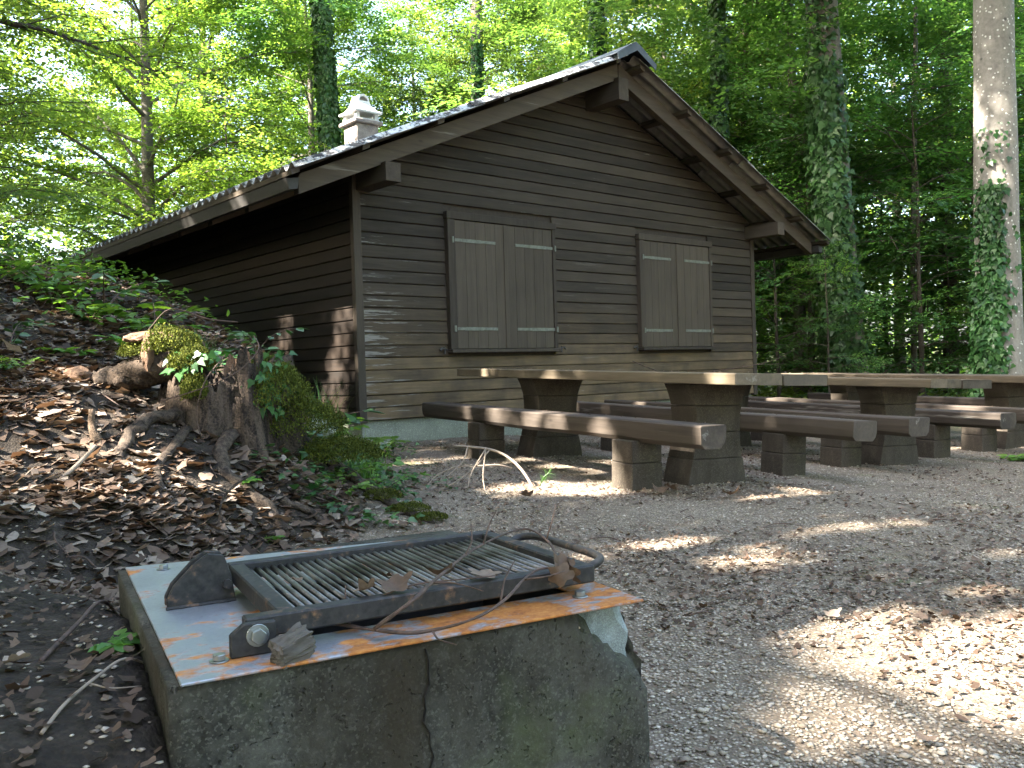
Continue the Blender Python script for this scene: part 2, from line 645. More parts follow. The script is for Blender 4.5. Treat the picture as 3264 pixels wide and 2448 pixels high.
def bar_mat():
    n = NT('grate_bar')
    v = n.coord('Object')
    pos = n.n('ShaderNodeNewGeometry').outputs['Position']
    a = n.noise(pos, 6.5, 3, .5)
    f = n.noise(pos, 90, 3, .6)
    c = n.mix(n.rng(a, .46, .60), n.ramp(f, [(.3, (.11, .11, .105)), (.7, (.20, .197, .185))]), n.ramp(f, [(.3, (.014, .012, .011)), (.7, (.045, .038, .032))]))
    n.bsdf(c, .45, .55, .45, n.bump(f, .2, .001))
    return n.m


M['bar'] = bar_mat()


def bark_mat(name, dark, light, spots=0.0, scale=5.0, aniso=.25, con=.14, bmp=.6):
    n = NT(name)
    v = n.coord('Object', (1, 1, aniso))
    a = n.noise(v, scale, 6, .65, .5)
    f = n.noise(n.coord('Object'), scale * 7, 4, .6)
    h = n.math('ADD', n.math('MULTIPLY', a, .6), n.math('MULTIPLY', f, .4))
    c = n.ramp(h, [(.5 - con, dark), (.5 + con, light)])
    if spots:
        s = n.voronoi(n.coord('Object'), 15)
        c = n.mix(n.rng(s, .16, .24, spots, 0), c, (.55, .55, .50))
        s2 = n.voronoi(n.coord('Object', loc=(5, 3, 1)), 4.6)
        c = n.mix(n.rng(s2, .10, .16, .8, 0), c, (.035, .035, .03))
    n.bsdf(c, .88, 0, .2, n.bump(h, bmp, .02))
    return n.m


M['bark_beech'] = bark_mat('bark_beech', (.115, .105, .092), (.225, .21, .185), spots=.8, scale=3)
M['bark_grey'] = bark_mat('bark_grey', (.055, .048, .040), (.165, .150, .125), scale=5)
M['bark_dark'] = bark_mat('bark_dark', (.028, .022, .017), (.085, .070, .055), scale=6)
M['stump'] = bark_mat('stump', (.012, .009, .007), (.075, .054, .039), scale=12, aniso=.2, con=.08, bmp=1.0)
M['root'] = bark_mat('root', (.018, .013, .010), (.088, .066, .049), scale=22, aniso=1, con=.08, bmp=1.0)
M['root_pale'] = bark_mat('root_pale', (.045, .030, .019), (.16, .112, .077), scale=20, aniso=.6, con=.09, bmp=.9)
M['rotten'] = bark_mat('rotten', (.060, .034, .021), (.19, .12, .079), scale=22, aniso=.2)


def litter_mat():
    n = NT('dead_leaf')
    v = n.attr('var')
    c = n.ramp(v, [(0, (.030, .020, .014)), (.25, (.070, .045, .031)), (.5, (.125, .086, .062)), (.75, (.205, .155, .118)), (1, (.33, .28, .23))])
    pos = n.n('ShaderNodeNewGeometry').outputs['Position']
    c = n.mix(n.rng(n.noise(pos, 90, 3), .4, .7, 0, .5), c, n.mix(1.0, c, (.55, .5, .46), 'MULTIPLY'))
    n.leaf(c, n.mix(1.0, c, (1.2, .9, .6), 'MULTIPLY'), .15, .7, .2)
    return n.m


M['litter'] = litter_mat()


def ground_mat():
    n = NT('forest_ground')
    geo = n.n('ShaderNodeNewGeometry').outputs['Position']
    bank = n.attr('bank')
    big = n.noise(geo, .9, 5, .6)
    mid = n.noise(geo, 6, 5, .6)
    fine = n.noise(geo, 55, 4, .65)
    vd = n.n('ShaderNodeTexVoronoi', feature='F1')
    vd.inputs['Scale'].default_value = 95
    n.l(geo, vd.inputs['Vector'])
    vd2 = n.n('ShaderNodeTexVoronoi', feature='F1')
    vd2.inputs['Scale'].default_value = 44
    n.l(geo, vd2.inputs['Vector'])
    pebc = n.ramp(n.sep(vd.outputs['Color'])[0], [(0, (0.119, 0.091, 0.068)), (.35, (0.220, 0.183, 0.141)), (.7, (0.322, 0.280, 0.226)), (1, (0.435, 0.392, 0.328))])
    gap = n.rng(vd.outputs['Distance'], .25, .55, 0, 1)
    c = n.mix(gap, pebc, (.115, .092, .068))
    peb2 = n.ramp(n.sep(vd2.outputs['Color'])[1], [(0, (0.138, 0.099, 0.070)), (.5, (0.246, 0.206, 0.162)), (1, (0.406, 0.370, 0.312))])
    c = n.mix(n.math('MULTIPLY', n.rng(vd2.outputs['Distance'], .30, .22, 0, 1), n.rng(n.sep(vd2.outputs['Color'])[2], .45, .5, 0, 1)), c, peb2)
    c = n.mix(n.rng(mid, .48, .66, 0, .55), c, (.115, .088, .065))
    mul = n.math('ADD', n.math('MULTIPLY', n.noise(geo, 1.5, 5, .65), .6), n.math('MULTIPLY', fine, .4))
    c = n.mix(n.rng(mul, .45, .59, 0, .8), c, n.ramp(fine, [(.3, (.060, .044, .031)), (.7, (.165, .125, .092))]))
    c = n.mix(n.rng(n.math('ADD', n.math('MULTIPLY', big, .6), n.math('MULTIPLY', mid, .4)), .57, .64, 0, .5), c, (.085, .100, .035))
    soil = n.ramp(n.math('ADD', n.math('MULTIPLY', mid, .5), n.math('MULTIPLY', fine, .5)), [(.35, (.013, .010, .0075)), (.55, (.032, .025, .019)), (.7, (.062, .049, .038))])
    bk = n.rng(n.math('ADD', bank, n.math('MULTIPLY', n.math('SUBTRACT', mid, .5), .5)), .12, .4, 0, 1)
    c = n.mix(bk, c, soil)
    far = n.attr('far')
    c = n.mix(far, c, n.ramp(mid, [(.3, (.030, .026, .014)), (.55, (.050, .058, .020)), (.75, (.070, .085, .028))]))
    h = n.math('ADD', n.math('MULTIPLY', n.math('SUBTRACT', 1.0, vd.outputs['Distance']), .5), n.math('ADD', n.math('MULTIPLY', fine, .35), n.math('MULTIPLY', n.math('SUBTRACT', 1.0, vd2.outputs['Distance']), .3)))
    n.bsdf(c, .92, 0, .18, n.bump(h, .8, .012))
    return n.m


M['ground'] = ground_mat()


def gravel_mat():
    n = NT('gravel_stone')
    v = n.attr('var')
    c = n.ramp(v, [(0, (0.104, 0.081, 0.062)), (.3, (0.206, 0.170, 0.133)), (.65, (0.312, 0.271, 0.222)), (.93, (0.428, 0.384, 0.326)), (1, (0.638, 0.594, 0.529))])
    n.bsdf(c, .85, 0, .25)
    return n.m


M['gravel'] = gravel_mat()

# ================================================================== SETTING: ground sheet
def axis_coords(lo, hi, step, far, grow=1.13):
    c = list(np.arange(lo, hi + 1e-6, step))
    s, p = step, lo
    left = []
    while p > -far:
        s *= grow
        p -= s
        left.append(p)
    s, p = step, hi
    right = []
    while p < far:
        s *= grow
        p += s
        right.append(p)
    return np.array(left[::-1] + c + right)


gx = axis_coords(-4.6, 5.6, .042, 170)
gy = axis_coords(1.0, 9.6, .042, 170)
GX, GY = np.meshgrid(gx, gy)
GZ = ground_z(GX, GY)
# the pit of the barbecue block and the inside of the hut need no cut: both stand on the sheet
nx_, ny_ = len(gx), len(gy)
idx = np.arange(nx_ * ny_).reshape(ny_, nx_)
quads = np.stack([idx[:-1, :-1], idx[:-1, 1:], idx[1:, 1:], idx[1:, :-1]], -1).reshape(-1, 4)
gme = mesh_np('ground', np.stack([GX, GY, GZ], -1).reshape(-1, 3), quads, M['ground'], smooth=True)
at = gme.attributes.new('bank', 'FLOAT', 'POINT')
at.data.foreach_set('value', bank_mask(GX, GY).astype(np.float32).ravel())
at = gme.attributes.new('far', 'FLOAT', 'POINT')
farv = sstep(0, 1.6, (GY - (10.6 + .1 * np.maximum(GX, 0)) + (vnoise(GX * .8, GY * .8, 12) - .5) * 2.2)) * (1 - bank_mask(GX, GY) * .6)
at.data.foreach_set('value', farv.astype(np.float32).ravel())
ground = link('ground', gme)
tag(ground, kind='structure')

# ================================================================== HUT
hut = empty('wooden_hut', (HUT0[0], HUT0[1], 0.0), R(41), 'brown timber forest hut with closed shutters and corrugated roof', 'hut')
ZF = lambda z: 0.83 + HK * (z - 0.83)
W = 7.79 * HK                    # gable width
LEN = 9.0
SID0 = ZF(.293)
BH = .144 * HK
RS = W / 2
PITCH = .427
ZB = ZF(4.75)                    # underside of the barge rafters at the ridge
WIN = [(1.249 * HK, 3.068 * HK), (4.788 * HK, 6.545 * HK)]
WZ0, WZ1 = ZF(1.067), ZF(2.785)

MB().box(.03, W - .03, .03, LEN - .03, -.5, SID0 - .004).build('foundation', M['foundation'], hut, .006)
# dark timber core behind the boards (gable-shaped)
core = MB()
core.prism([(.025, SID0 + .004), (W - .025, SID0 + .004), (W - .025, ZB - PITCH * (RS - .03) + .05), (RS, ZB + .1), (.025, ZB - PITCH * (RS - .03) + .05)],
           (0, .012, 0), (0, LEN - .03, 0), (1, 0, 0), (0, 0, 1))
core.build('wall_core', M['dark_core'], hut)


def board_gable(s0, s1, z0, z1):
    """one weatherboard of the gable: bevelled shiplap, ends cut to the roof line"""
    yt, yb, yk = -.016, -.024, .010
    top = lambda z: max(0, RS - (ZB + .10 - z) / PITCH)
    a0, a1 = max(s0, top(z0)), max(s0, top(z1))
    b0, b1 = min(s1, W - top(z0)), min(s1, W - top(z1))
    if b1 - a1 < .05:
        return None
    zl, zh = z0 + .003, z1 - .003
    bev = .007
    prof = [(yk, zl), (yb + .006, zl), (yb, zl + bev), (yt, zh - bev), (yt + .008, zh), (yk, zh)]
    m = MB()
    f = lambda z: (z - z0) / (z1 - z0)
    vs = [(a0 + (a1 - a0) * f(q[1]), q[0], q[1]) for q in prof] + [(b0 + (b1 - b0) * f(q[1]), q[0], q[1]) for q in prof]
    n = len(prof)
    m.add(vs, [tuple(range(n)), tuple(range(2 * n - 1, n - 1, -1))] + [(i, n + i, n + (i + 1) % n, (i + 1) % n) for i in range(n)])
    return m


RJ = random.Random(3)
z = SID0
row = 0
while z < ZB + .08:
    z1 = z + BH
    cuts = [(.062, W - .062)]
    if z < WZ1 and z1 > WZ0:
        cuts = [(.062, WIN[0][0] - .002), (WIN[0][1] + .002, WIN[1][0] - .002), (WIN[1][1] + .002, W - .062)]
    for c0, c1 in cuts:
        m = board_gable(c0, c1, z, z1)
        if m:
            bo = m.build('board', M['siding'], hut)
            bo.location = (0, RJ.uniform(-.0025, .0015), RJ.uniform(-.0012, .0012))
            bo.rotation_euler = (0, RJ.uniform(-.0005, .0005), 0)
    z = z1
    row += 1
# side wall boards (left, facing the bank)
z = SID0
while z < ZF(2.93):
    zl, zh = z + .003, z + BH - .003
    prof = [(.010, zl), (-.018, zl), (-.024, zl + .007), (-.016, zh - .007), (-.008, zh), (.010, zh)]
    MB().prism(prof, (0, .04, 0), (0, LEN - .1, 0), (1, 0, 0), (0, 0, 1)).build('board', M['siding_side_shaded'], hut)
    z += BH
for sx, ex in ((-.034, .060), (W - .060, W + .034)):
    MB().box(sx, ex, -.034, .036, SID0 - .02, ZB - PITCH * RS + .02).build('corner_post', M['trim'], hut, .004)

# shuttered windows
for k, (w0, w1) in enumerate(WIN):
    jw = .10
    fr = MB()
    fr.box(w0, w0 + jw, -.085, .01, WZ0 + .03, WZ1 - .085)
    fr.box(w1 - .055, w1, -.085, .01, WZ0 + .03, WZ1 - .085)
    fr.box(w0 - .012, w1 + .012, -.092, .01, WZ1 - .083, WZ1)
    fo = fr.build('window_frame', M['trim'], hut, .004)
    MB().box(w0 - .01, w1 + .01, -.125, .01, WZ0 - .012, WZ0 + .028).build('sill', M['trim'], fo, .005)
    mid = (w0 + jw + w1 - .055) / 2 - .01
    for side in (0, 1):
        a, b = (w0 + jw + .006, mid - .004) if side == 0 else (mid + .004, w1 - .061)
        zl, zh = WZ0 + .036, WZ1 - .091
        sh = MB()
        npl = 5
        wv = (b - a) / npl
        for q in range(npl):
            sh.box(a + q * wv + .0015, a + (q + 1) * wv - .0015, -.074, -.040, zl, zh)
        so = sh.build('shutter', M['shutter'], hut, .0012)
        for hz in (zl + .155 * (zh - zl), zl + .845 * (zh - zl)):
            st = MB()
            ln = (b - a) * .80
            if side == 0:
                st.box(a - .035, a + ln, -.081, -.0745, hz - .017, hz + .017)
                st.box(a - .055, a - .030, -.099, -.080, hz - .035, hz + .035)
                st.box(a + .10, a + ln * .62, -.0835, -.081, hz - .021, hz + .019)
                hx = np.linspace(a + .05, a + ln - .03, 4)
            else:
                st.box(b - ln, b + .035, -.081, -.0745, hz - .017, hz + .017)
                st.box(b + .030, b + .055, -.099, -.080, hz - .035, hz + .035)
                st.box(b - ln * .62, b - .10, -.0835, -.081, hz - .021, hz + .019)
                hx = np.linspace(b - ln + .03, b - .05, 4)
            strap = st.build('hinge_strap', M['strap'], so, .0015)
    MB().box(mid - .028, mid + .028, -.086, -.0748, WZ0 + .036, WZ1 - .091).build('cover_strip', M['shutter'], hut, .003)
    for cx, sg in ((w0 - .09, 1), (w1 + .10, -1)):
        if k == 1 and sg == -1:
            continue
        cm = MB()
        cm.tube([(cx + .09 * sg, -.02, WZ0 + .02), (cx + .05 * sg, -.05, WZ0 + .03), (cx, -.06, WZ0 + .035)], .007, 6)
        cm.tube([(cx + .02 * sg, -.055, WZ0 - .02), (cx + .02 * sg, -.055, WZ0 + .06)], .008, 6)
        cm.tube([(cx - .045 * sg, -.058, WZ0 + .018), (cx - .02 * sg, -.058, WZ0 + .042), (cx + .02 * sg, -.058, WZ0 + .03)], [.012, .012, .007], 6)
        cm.build('shutter_catch', M['iron'], hut)

# purlins, rafters, battens, sheets
roof = empty('roof', parent=hut)
OFF_R, OFF_P, OFF_S = .60 * HK, .66 * HK, .85 * HK
for sc in (.10, RS, W - .10):
    zt = ZB - PITCH * abs(sc - RS) - (0 if sc == RS else .012)
    hgt = .27 if sc == RS else .185
    MB().box(sc - .09, sc + .09, -OFF_P, LEN + .5, zt - hgt - .01, zt - .004).build('purlin', M['beam_y'], roof, .004)
RH = .195
TAIL = 1.00 * HK * .98
raft_y = [-OFF_R + .03] + [.55 + .93 * k for k in range(10)]
rme = {}
for side in (-1, 1):
    prof = [(0.004, ZB - .004 * PITCH), (RS + TAIL, ZB - PITCH * (RS + TAIL)), (RS + TAIL, ZB - PITCH * (RS + TAIL) + RH * .8), (RS + TAIL - .02, ZB - PITCH * (RS + TAIL) + RH), (0.004, ZB + RH)]
    m = MB()
    m.prism([(side * p[0], p[1]) for p in prof], (RS, 0, 0), (0, .095, 0), (1, 0, 0), (0, 0, 1))
    rme[side] = m.mesh('rafter', .004)
    for ry in raft_y:
        o = link('rafter', rme[side], M['beam'], roof)
        o.location = (0, ry, 0)
BZ = ZB + RH                        # top of the rafters at the ridge
for side in (-1, 1):
    for d in (.22, 1.15, 2.05, 2.95, 3.85, 4.60):
        x = RS + side * d
        zc = BZ - PITCH * d
        MB().prism([(-.04, .003 + PITCH * .04 * side), (.04, .003 - PITCH * .04 * side), (.04, .05 - PITCH * .04 * side), (-.04, .05 + PITCH * .04 * side)],
                   (x, -OFF_S + .05, zc), (0, LEN + 1.2, 0), (1, 0, 0), (0, 0, 1)).build('batten', M['beam_y'], roof)
# corrugated sheets: shared meshes, two rows on each slope
WAVE, AMP = .177, .029
NW = 5
HALF = RS + 1.15 * HK
SHW = NW * WAVE


def sheet_mesh(d0, d1, lift, side, last):
    nseg = NW * 10 + 5
    t = np.linspace(-WAVE * .5, SHW, nseg)
    prof = AMP * np.cos(2 * np.pi * t / WAVE) 
    V, F = [], []
    th = .006
    lay = []
    for dd in (d0, d1):
        for off in (0, -th):
            zc = BZ + .055 + AMP + lift * (1 if dd == d1 else .2) - PITCH * dd
            lay.append(np.stack([np.full(nseg, RS + side * dd), t, zc + prof + off], -1))
    V = np.concatenate(lay)
    n = nseg
    i = np.arange(n - 1)
    q = lambda a, b: np.stack([a * n + i, a * n + i + 1, b * n + i + 1, b * n + i], -1)
    F = np.concatenate([q(0, 2), q(1, 3), q(0, 1), q(2, 3), [[0, n, 3 * n, 2 * n]], [[n - 1, 2 * n - 1, 4 * n - 1, 3 * n - 1]]])
    me = mesh_np('sheet', V, F, M['roof'])
    bm = bmesh.new()
    bm.from_mesh(me)
    bmesh.ops.recalc_face_normals(bm, faces=bm.faces)
    for f_ in bm.faces:
        f_.smooth = len(f_.verts) == 4 and abs(f_.normal.z) > .3
    bm.to_mesh(me)
    bm.free()
    return me


ncol = 12
for side in (-1, 1):
    for (d0, d1, lift) in ((.10, 2.55, .016), (2.40, HALF, 0.0)):
        me = sheet_mesh(d0, d1, lift, side, False)
        for k in range(ncol):
            o = link('roof_sheet', me, None, roof)
            o.location = (0, -OFF_S + WAVE * .5 + k * SHW, 0.003 * (k % 2))
# ridge cap with a closed gable end
rz = BZ + .055 + 2 * AMP + .022
prof_o = [(-.36, rz - .36 * PITCH), (-.08, rz + .015), (0, rz + .05), (.08, rz + .015), (.36, rz - .36 * PITCH)]
prof_i = [(q[0] * .985, q[1] - .012) for q in prof_o][::-1]
rc = MB()
rc.prism(prof_o + prof_i, (RS, -OFF_S - .055, 0), (0, LEN + 1.3, 0), (1, 0, 0), (0, 0, 1))
cap = rc.build('ridge_cap', M['ridge'], roof, .004)
MB().prism([(-.345, rz - .345 * PITCH - .09), (-.36, rz - .36 * PITCH - .01), (-.08, rz), (0, rz + .035), (.08, rz), (.36, rz - .36 * PITCH - .01), (.345, rz - .345 * PITCH - .09), (0, rz - .06)],
           (RS, -OFF_S - .065, 0), (0, .012, 0), (1, 0, 0), (0, 0, 1)).build('ridge_end', M['ridge'], roof)
# eaves gutters
for side in (-1, 1):
    ex = RS + side * (HALF - .045)
    ez = BZ - PITCH * (HALF - .045) - .035
    g = MB()
    pr = [(-.07, .02), (-.055, -.085), (.03, -.10), (.06, .0), (.052, .0), (.024, -.092), (-.049, -.078), (-.063, .02)]
    g.prism([(side * q[0], q[1]) for q in pr], (ex, -OFF_S + .17, ez), (0, LEN + .9, 0), (1, 0, 0), (0, 0, 1))
    g.prism([(side * -.065, .018), (side * -.053, -.083), (side * .028, -.098), (side * .056, 0)], (ex, -OFF_S + .165, ez), (0, .006, 0), (1, 0, 0), (0, 0, 1))
    g.build('gutter', M['gutter'], roof)

# chimney
chx, chy = 3.6, 5.6
ch = MB()
ch.box(chx - .22, chx + .22, chy - .22, chy + .22, 4.2, 5.215)
cho = ch.build('chimney', M['chimney'], hut, .012)
MB().box(chx - .285, chx + .285, chy - .285, chy + .285, 5.218, 5.285).build('chimney_slab', M['chimney'], cho, .012)
cp = MB()
# open base with four corner feet, then a bell-shaped hood
for sx in (-1, 1):
    for sy in (-1, 1):
        cp.prism([(-.045, 0), (.045, 0), (.028, .125), (-.028, .125)], (chx + sx * .19, chy + sy * .19 - .035, 5.288), (0, .07, 0), (1, 0, 0), (0, 0, 1))
for sx in (-1, 1):
    cp.box(chx + sx * .19 - .02, chx + sx * .19 + .02, chy - .165, chy + .165, 5.288, 5.325)
    cp.box(chx - .165, chx + .165, chy + sx * .19 - .02, chy + sx * .19 + .02, 5.288, 5.325)
cp.build('chimney_feet', M['chimney_cap'], cho, .004)
hood = MB()
lv = [(.275, 5.413), (.280, 5.445), (.215, 5.48), (.160, 5.54), (.128, 5.61), (.118, 5.655)]
rings = []
for hw, zz in lv:
    rings.append([(chx - hw, chy - hw, zz), (chx + hw, chy - hw, zz), (chx + hw, chy + hw, zz), (chx - hw, chy + hw, zz)])
vs_ = [p for r_ in rings for p in r_]
fs_ = [(0, 3, 2, 1)]
for i in range(len(rings) - 1):
    for k in range(4):
        fs_.append((i * 4 + k, i * 4 + (k + 1) % 4, (i + 1) * 4 + (k + 1) % 4, (i + 1) * 4 + k))
hood.add(vs_, fs_)
# barrel-shaped top with an arched opening toward the gable side (a real hole through the hood)
na = 10
arc_o = [(.118 * math.cos(math.pi * k / na), 5.655 + .118 * math.sin(math.pi * k / na)) for k in range(na + 1)]
arc_i = [(.082 * math.cos(math.pi * k / na), 5.655 + .082 * math.sin(math.pi * k / na)) for k in range(na + 1)]
y0_, y1_ = chy - .118, chy + .118
n0 = len(arc_o)
vv = [(chx + a, y0_, b) for a, b in arc_o] + [(chx + a, y1_, b) for a, b in arc_o] + [(chx + a, y0_, b) for a, b in arc_i] + [(chx + a, y1_, b) for a, b in arc_i]
ff = []
for k in range(na):
    ff.append((k, k + 1, n0 + k + 1, n0 + k))
    ff.append((2 * n0 + k + 1, 2 * n0 + k, 3 * n0 + k, 3 * n0 + k + 1))
    ff.append((k + 1, k, 2 * n0 + k, 2 * n0 + k + 1))
    ff.append((n0 + k, n0 + k + 1, 3 * n0 + k + 1, 3 * n0 + k))
hood.add(vv, ff)
hood.build('chimney_hood', M['chimney_cap'], cho)
MB().box(chx - .112, chx + .112, chy - .112, chy + .112, 5.6, 5.653).build('hood_floor', M['chimney'], cho)

# ================================================================== BARBECUE
GO = (-.492, 1.272, 0.0)
GROT = math.atan2(.471, .882)
bbq = empty('barbecue', (GO[0], GO[1], 0), GROT, 'concrete barbecue block with rusty steel top and hinged grill grate', 'barbecue')
PZ = .39
BX0, BX1, BY0, BY1, BZ0, BZ1 = -.016, .838, .014, .93, -.32, PZ - .006
HX0, HX1, HY0, HY1 = .19, .745, .125, .525


def block_mesh():
    V, F, key = [], [], {}

    def vid(p):
        k = tuple(round(q, 4) for q in p)
        if k not in key:
            key[k] = len(V)
            V.append(list(k))
        return key[k]

    xs = sorted(set(list(np.linspace(BX0, HX0, 9)) + list(np.linspace(HX0, HX1, 20)) + list(np.linspace(HX1, BX1, 8))))
    ys = sorted(set(list(np.linspace(BY0, HY0, 6)) + list(np.linspace(HY0, HY1, 14)) + list(np.linspace(HY1, BY1, 14))))
    zs = list(np.linspace(BZ0, BZ1, 30))
    for i in range(len(xs) - 1):
        for k in range(len(zs) - 1):
            for yy in (BY0, BY1):
                F.append([vid((xs[i], yy, zs[k])), vid((xs[i + 1], yy, zs[k])), vid((xs[i + 1], yy, zs[k + 1])), vid((xs[i], yy, zs[k + 1]))])
    for i in range(len(ys) - 1):
        for k in range(len(zs) - 1):
            for xx in (BX0, BX1):
                F.append([vid((xx, ys[i], zs[k])), vid((xx, ys[i + 1], zs[k])), vid((xx, ys[i + 1], zs[k + 1])), vid((xx, ys[i], zs[k + 1]))])
    for i in range(len(xs) - 1):
        for j in range(len(ys) - 1):
            xm, ym = (xs[i] + xs[i + 1]) / 2, (ys[j] + ys[j + 1]) / 2
            if HX0 < xm < HX1 and HY0 < ym < HY1:
                continue
            F.append([vid((xs[i], ys[j], BZ1)), vid((xs[i + 1], ys[j], BZ1)), vid((xs[i + 1], ys[j + 1], BZ1)), vid((xs[i], ys[j + 1], BZ1))])
    V = np.array(V)
    # weathered surface and the broken-off front corner
    for i, p in enumerate(V):
        q = Vector(p)
        nn = mnoise.noise(q * 14) * .004 + mnoise.noise(q * 45) * .002
        edge = 0
        for a, b, c in ((p[0] - BX0, BX1 - p[0], 0), (p[1] - BY0, BY1 - p[1], 0)):
            pass
        c3 = Vector(((BX0 + BX1) / 2, (BY0 + BY1) / 2, p[2]))
        d = (q - c3)
        if p[2] < BZ1 - .001:
            V[i] = p + np.array((d.normalized() * nn))
        # chip: plane cutting the right-front-top corner
        rough = mnoise.noise(q * 22) * .016 + mnoise.noise(q * 60) * .007
        s = (p[0] - .655) / .19 + (p[2] - (PZ - .165)) / .165 - (p[1] - BY0) / .11 - 1.0 + rough * 9
        if s > 0 and p[0] > .6 and p[1] < .2:
            V[i][1] = p[1] + min(s * .30, .135) + rough * .5
    # bottom left open (below ground); inner pit
    pit = [(HX0, HY0), (HX1, HY0), (HX1, HY1), (HX0, HY1)]
    n = len(V)
    V = np.vstack([V, [[a, b, BZ1] for a, b in pit], [[a, b, .02] for a, b in pit]])
    for k in range(4):
        F.append([n + k, n + (k + 1) % 4, n + 4 + (k + 1) % 4, n + 4 + k])
    F.append([n + 4, n + 5, n + 6, n + 7])
    me = mesh_np('concrete_base', V, np.array(F), M['concrete_block'])
    bm = bmesh.new()
    bm.from_mesh(me)
    bmesh.ops.remove_doubles(bm, verts=bm.verts, dist=.0002)
    bmesh.ops.recalc_face_normals(bm, faces=bm.faces)
    bm.to_mesh(me)
    bm.free()
    return me


link('concrete_base', block_mesh(), None, bbq)
# crack in the front face: a thin recessed wedge following a jagged line
ck = MB()
cz = np.linspace(PZ - .02, PZ - .30, 15)
for i in range(len(cz) - 1):
    x0 = .385 + .006 * math.sin(i * .9) + .003 * math.sin(i * 2.9)
    x1 = .385 + .006 * math.sin((i + 1) * .9) + .003 * math.sin((i + 1) * 2.9)
    w0, w1 = .0007 * (1 - i / 16), .0007 * (1 - (i + 1) / 16)
    ck.add([(x0 - w0, BY0 - .0072, cz[i]), (x0 + w0, BY0 - .0072, cz[i]), (x1 + w1, BY0 - .0072, cz[i + 1]), (x1 - w1, BY0 - .0072, cz[i + 1]),
            (x0, BY0 + .01, cz[i]), (x1, BY0 + .01, cz[i + 1])], [(0, 1, 2, 3), (0, 4, 5, 3), (1, 2, 5, 4)])
ck.build('crack', M['charcoal'], bbq)

lin = MB()
e_ = .004
pv_ = [(HX0 + e_, HY0 + e_), (HX1 - e_, HY0 + e_), (HX1 - e_, HY1 - e_), (HX0 + e_, HY1 - e_)]
lin.add([(a, b, BZ1 - .003) for a, b in pv_] + [(a, b, .03) for a, b in pv_], [(0, 1, 5, 4), (1, 2, 6, 5), (2, 3, 7, 6), (3, 0, 4, 7), (4, 5, 6, 7)])
lin.build('sooty_lining', M['charcoal'], bbq)
# steel top with the fire opening
outer = [(0, 0), (.8255, 0), (.8255, .815), (0, .93)]
pm = MB()
inner = [(HX0 + .005, HY0 + .005), (HX1 - .005, HY0 + .005), (HX1 - .005, HY1 - .005), (HX0 + .005, HY1 - .005)]
vs_ = [(a, b, PZ) for a, b in outer] + [(a, b, PZ) for a, b in inner] + [(a, b, PZ - .005) for a, b in outer] + [(a, b, PZ - .005) for a, b in inner]
fs_ = []
for k in range(4):
    j = (k + 1) % 4
    fs_ += [(k, j, 4 + j, 4 + k), (8 + j, 8 + k, 12 + k, 12 + j), (k, 8 + k, 8 + j, j), (4 + j, 12 + j, 12 + k, 4 + k)]
pm.add(vs_, fs_)
pm.build('steel_top', M['plate'], bbq, .0015)


def hexbolt(name, x, y, z, r, h, parent, axis='z'):
    m = MB()
    pts = [(r * math.cos(math.pi / 3 * k + .3), r * math.sin(math.pi / 3 * k + .3)) for k in range(6)]
    wsh = [(r * 1.45 * math.cos(math.pi / 8 * k), r * 1.45 * math.sin(math.pi / 8 * k)) for k in range(16)]
    if axis == 'z':
        m.prism(wsh, (x, y, z + .0005), (0, 0, .002), (1, 0, 0), (0, 1, 0))
        m.prism(pts, (x, y, z + .0026), (0, 0, h), (1, 0, 0), (0, 1, 0))
    else:
        m.prism(wsh, (x, y, z), (0, -.002, 0), (1, 0, 0), (0, 0, 1))
        m.prism(pts, (x, y - .0021, z), (0, -h, 0), (1, 0, 0), (0, 0, 1))
    return m.build(name, M['bolt'], parent, .0008)


for bx, by in ((.075, .845), (.067, .076), (.735, .082), (.745, .73)):
    hexbolt('bolt', bx, by, PZ, .0105, .009, bbq)

# grate frame: square tube rails, thin round bars, loop handle, hinge lugs
FX0, FX1, FY0, FY1, FZ0, FZ1 = .166, .775, .088, .558, .412, .446
fr = MB()
fr.box(FX0 - .055, FX1, FY0, FY0 + .032, FZ0, FZ1)
fr.box(FX0, FX1, FY1 - .032, FY1, FZ0, FZ1)
fr.box(FX0, FX0 + .032, FY0 + .0322, FY1 - .0322, FZ0 + .0003, FZ1 - .0004)
fr.box(FX1 - .032, FX1, FY0 + .0322, FY1 - .0322, FZ0 + .0003, FZ1 - .0004)
gf = fr.build('grate_frame', M['frame'], bbq, .003)
nb = 34
bar = MB().tube([(0, FY0 + .02, 0), (0, FY1 - .02, 0)], .0050, 8).mesh('grate_bar', 0, True)
bar.materials.append(M['bar'])
for k in range(nb):
    o = link('grate_bar', bar, None, gf)
    o.location = (FX0 + .032 + .0085 + k * (FX1 - FX0 - .064 - .017) / (nb - 1), 0, FZ1 - .016 + .0012 * math.sin(k * 2.3))
hp = smooth_path([(FX1 - .004, FY1 - .12, FZ1 - .012), (FX1 + .030, FY1 - .115, FZ1 - .004), (FX1 + .050, FY1 - .15, FZ1), (FX1 + .052, (FY0 + FY1) / 2, FZ1 + .001), (FX1 + .050, FY0 + .075, FZ1), (FX1 + .034, FY0 + .040, FZ1 - .006), (FX1 - .004, FY0 + .035, FZ1 - .016)], 6)
MB().tube(hp, .0085, 10).build('handle', M['frame'], gf, 0, True)
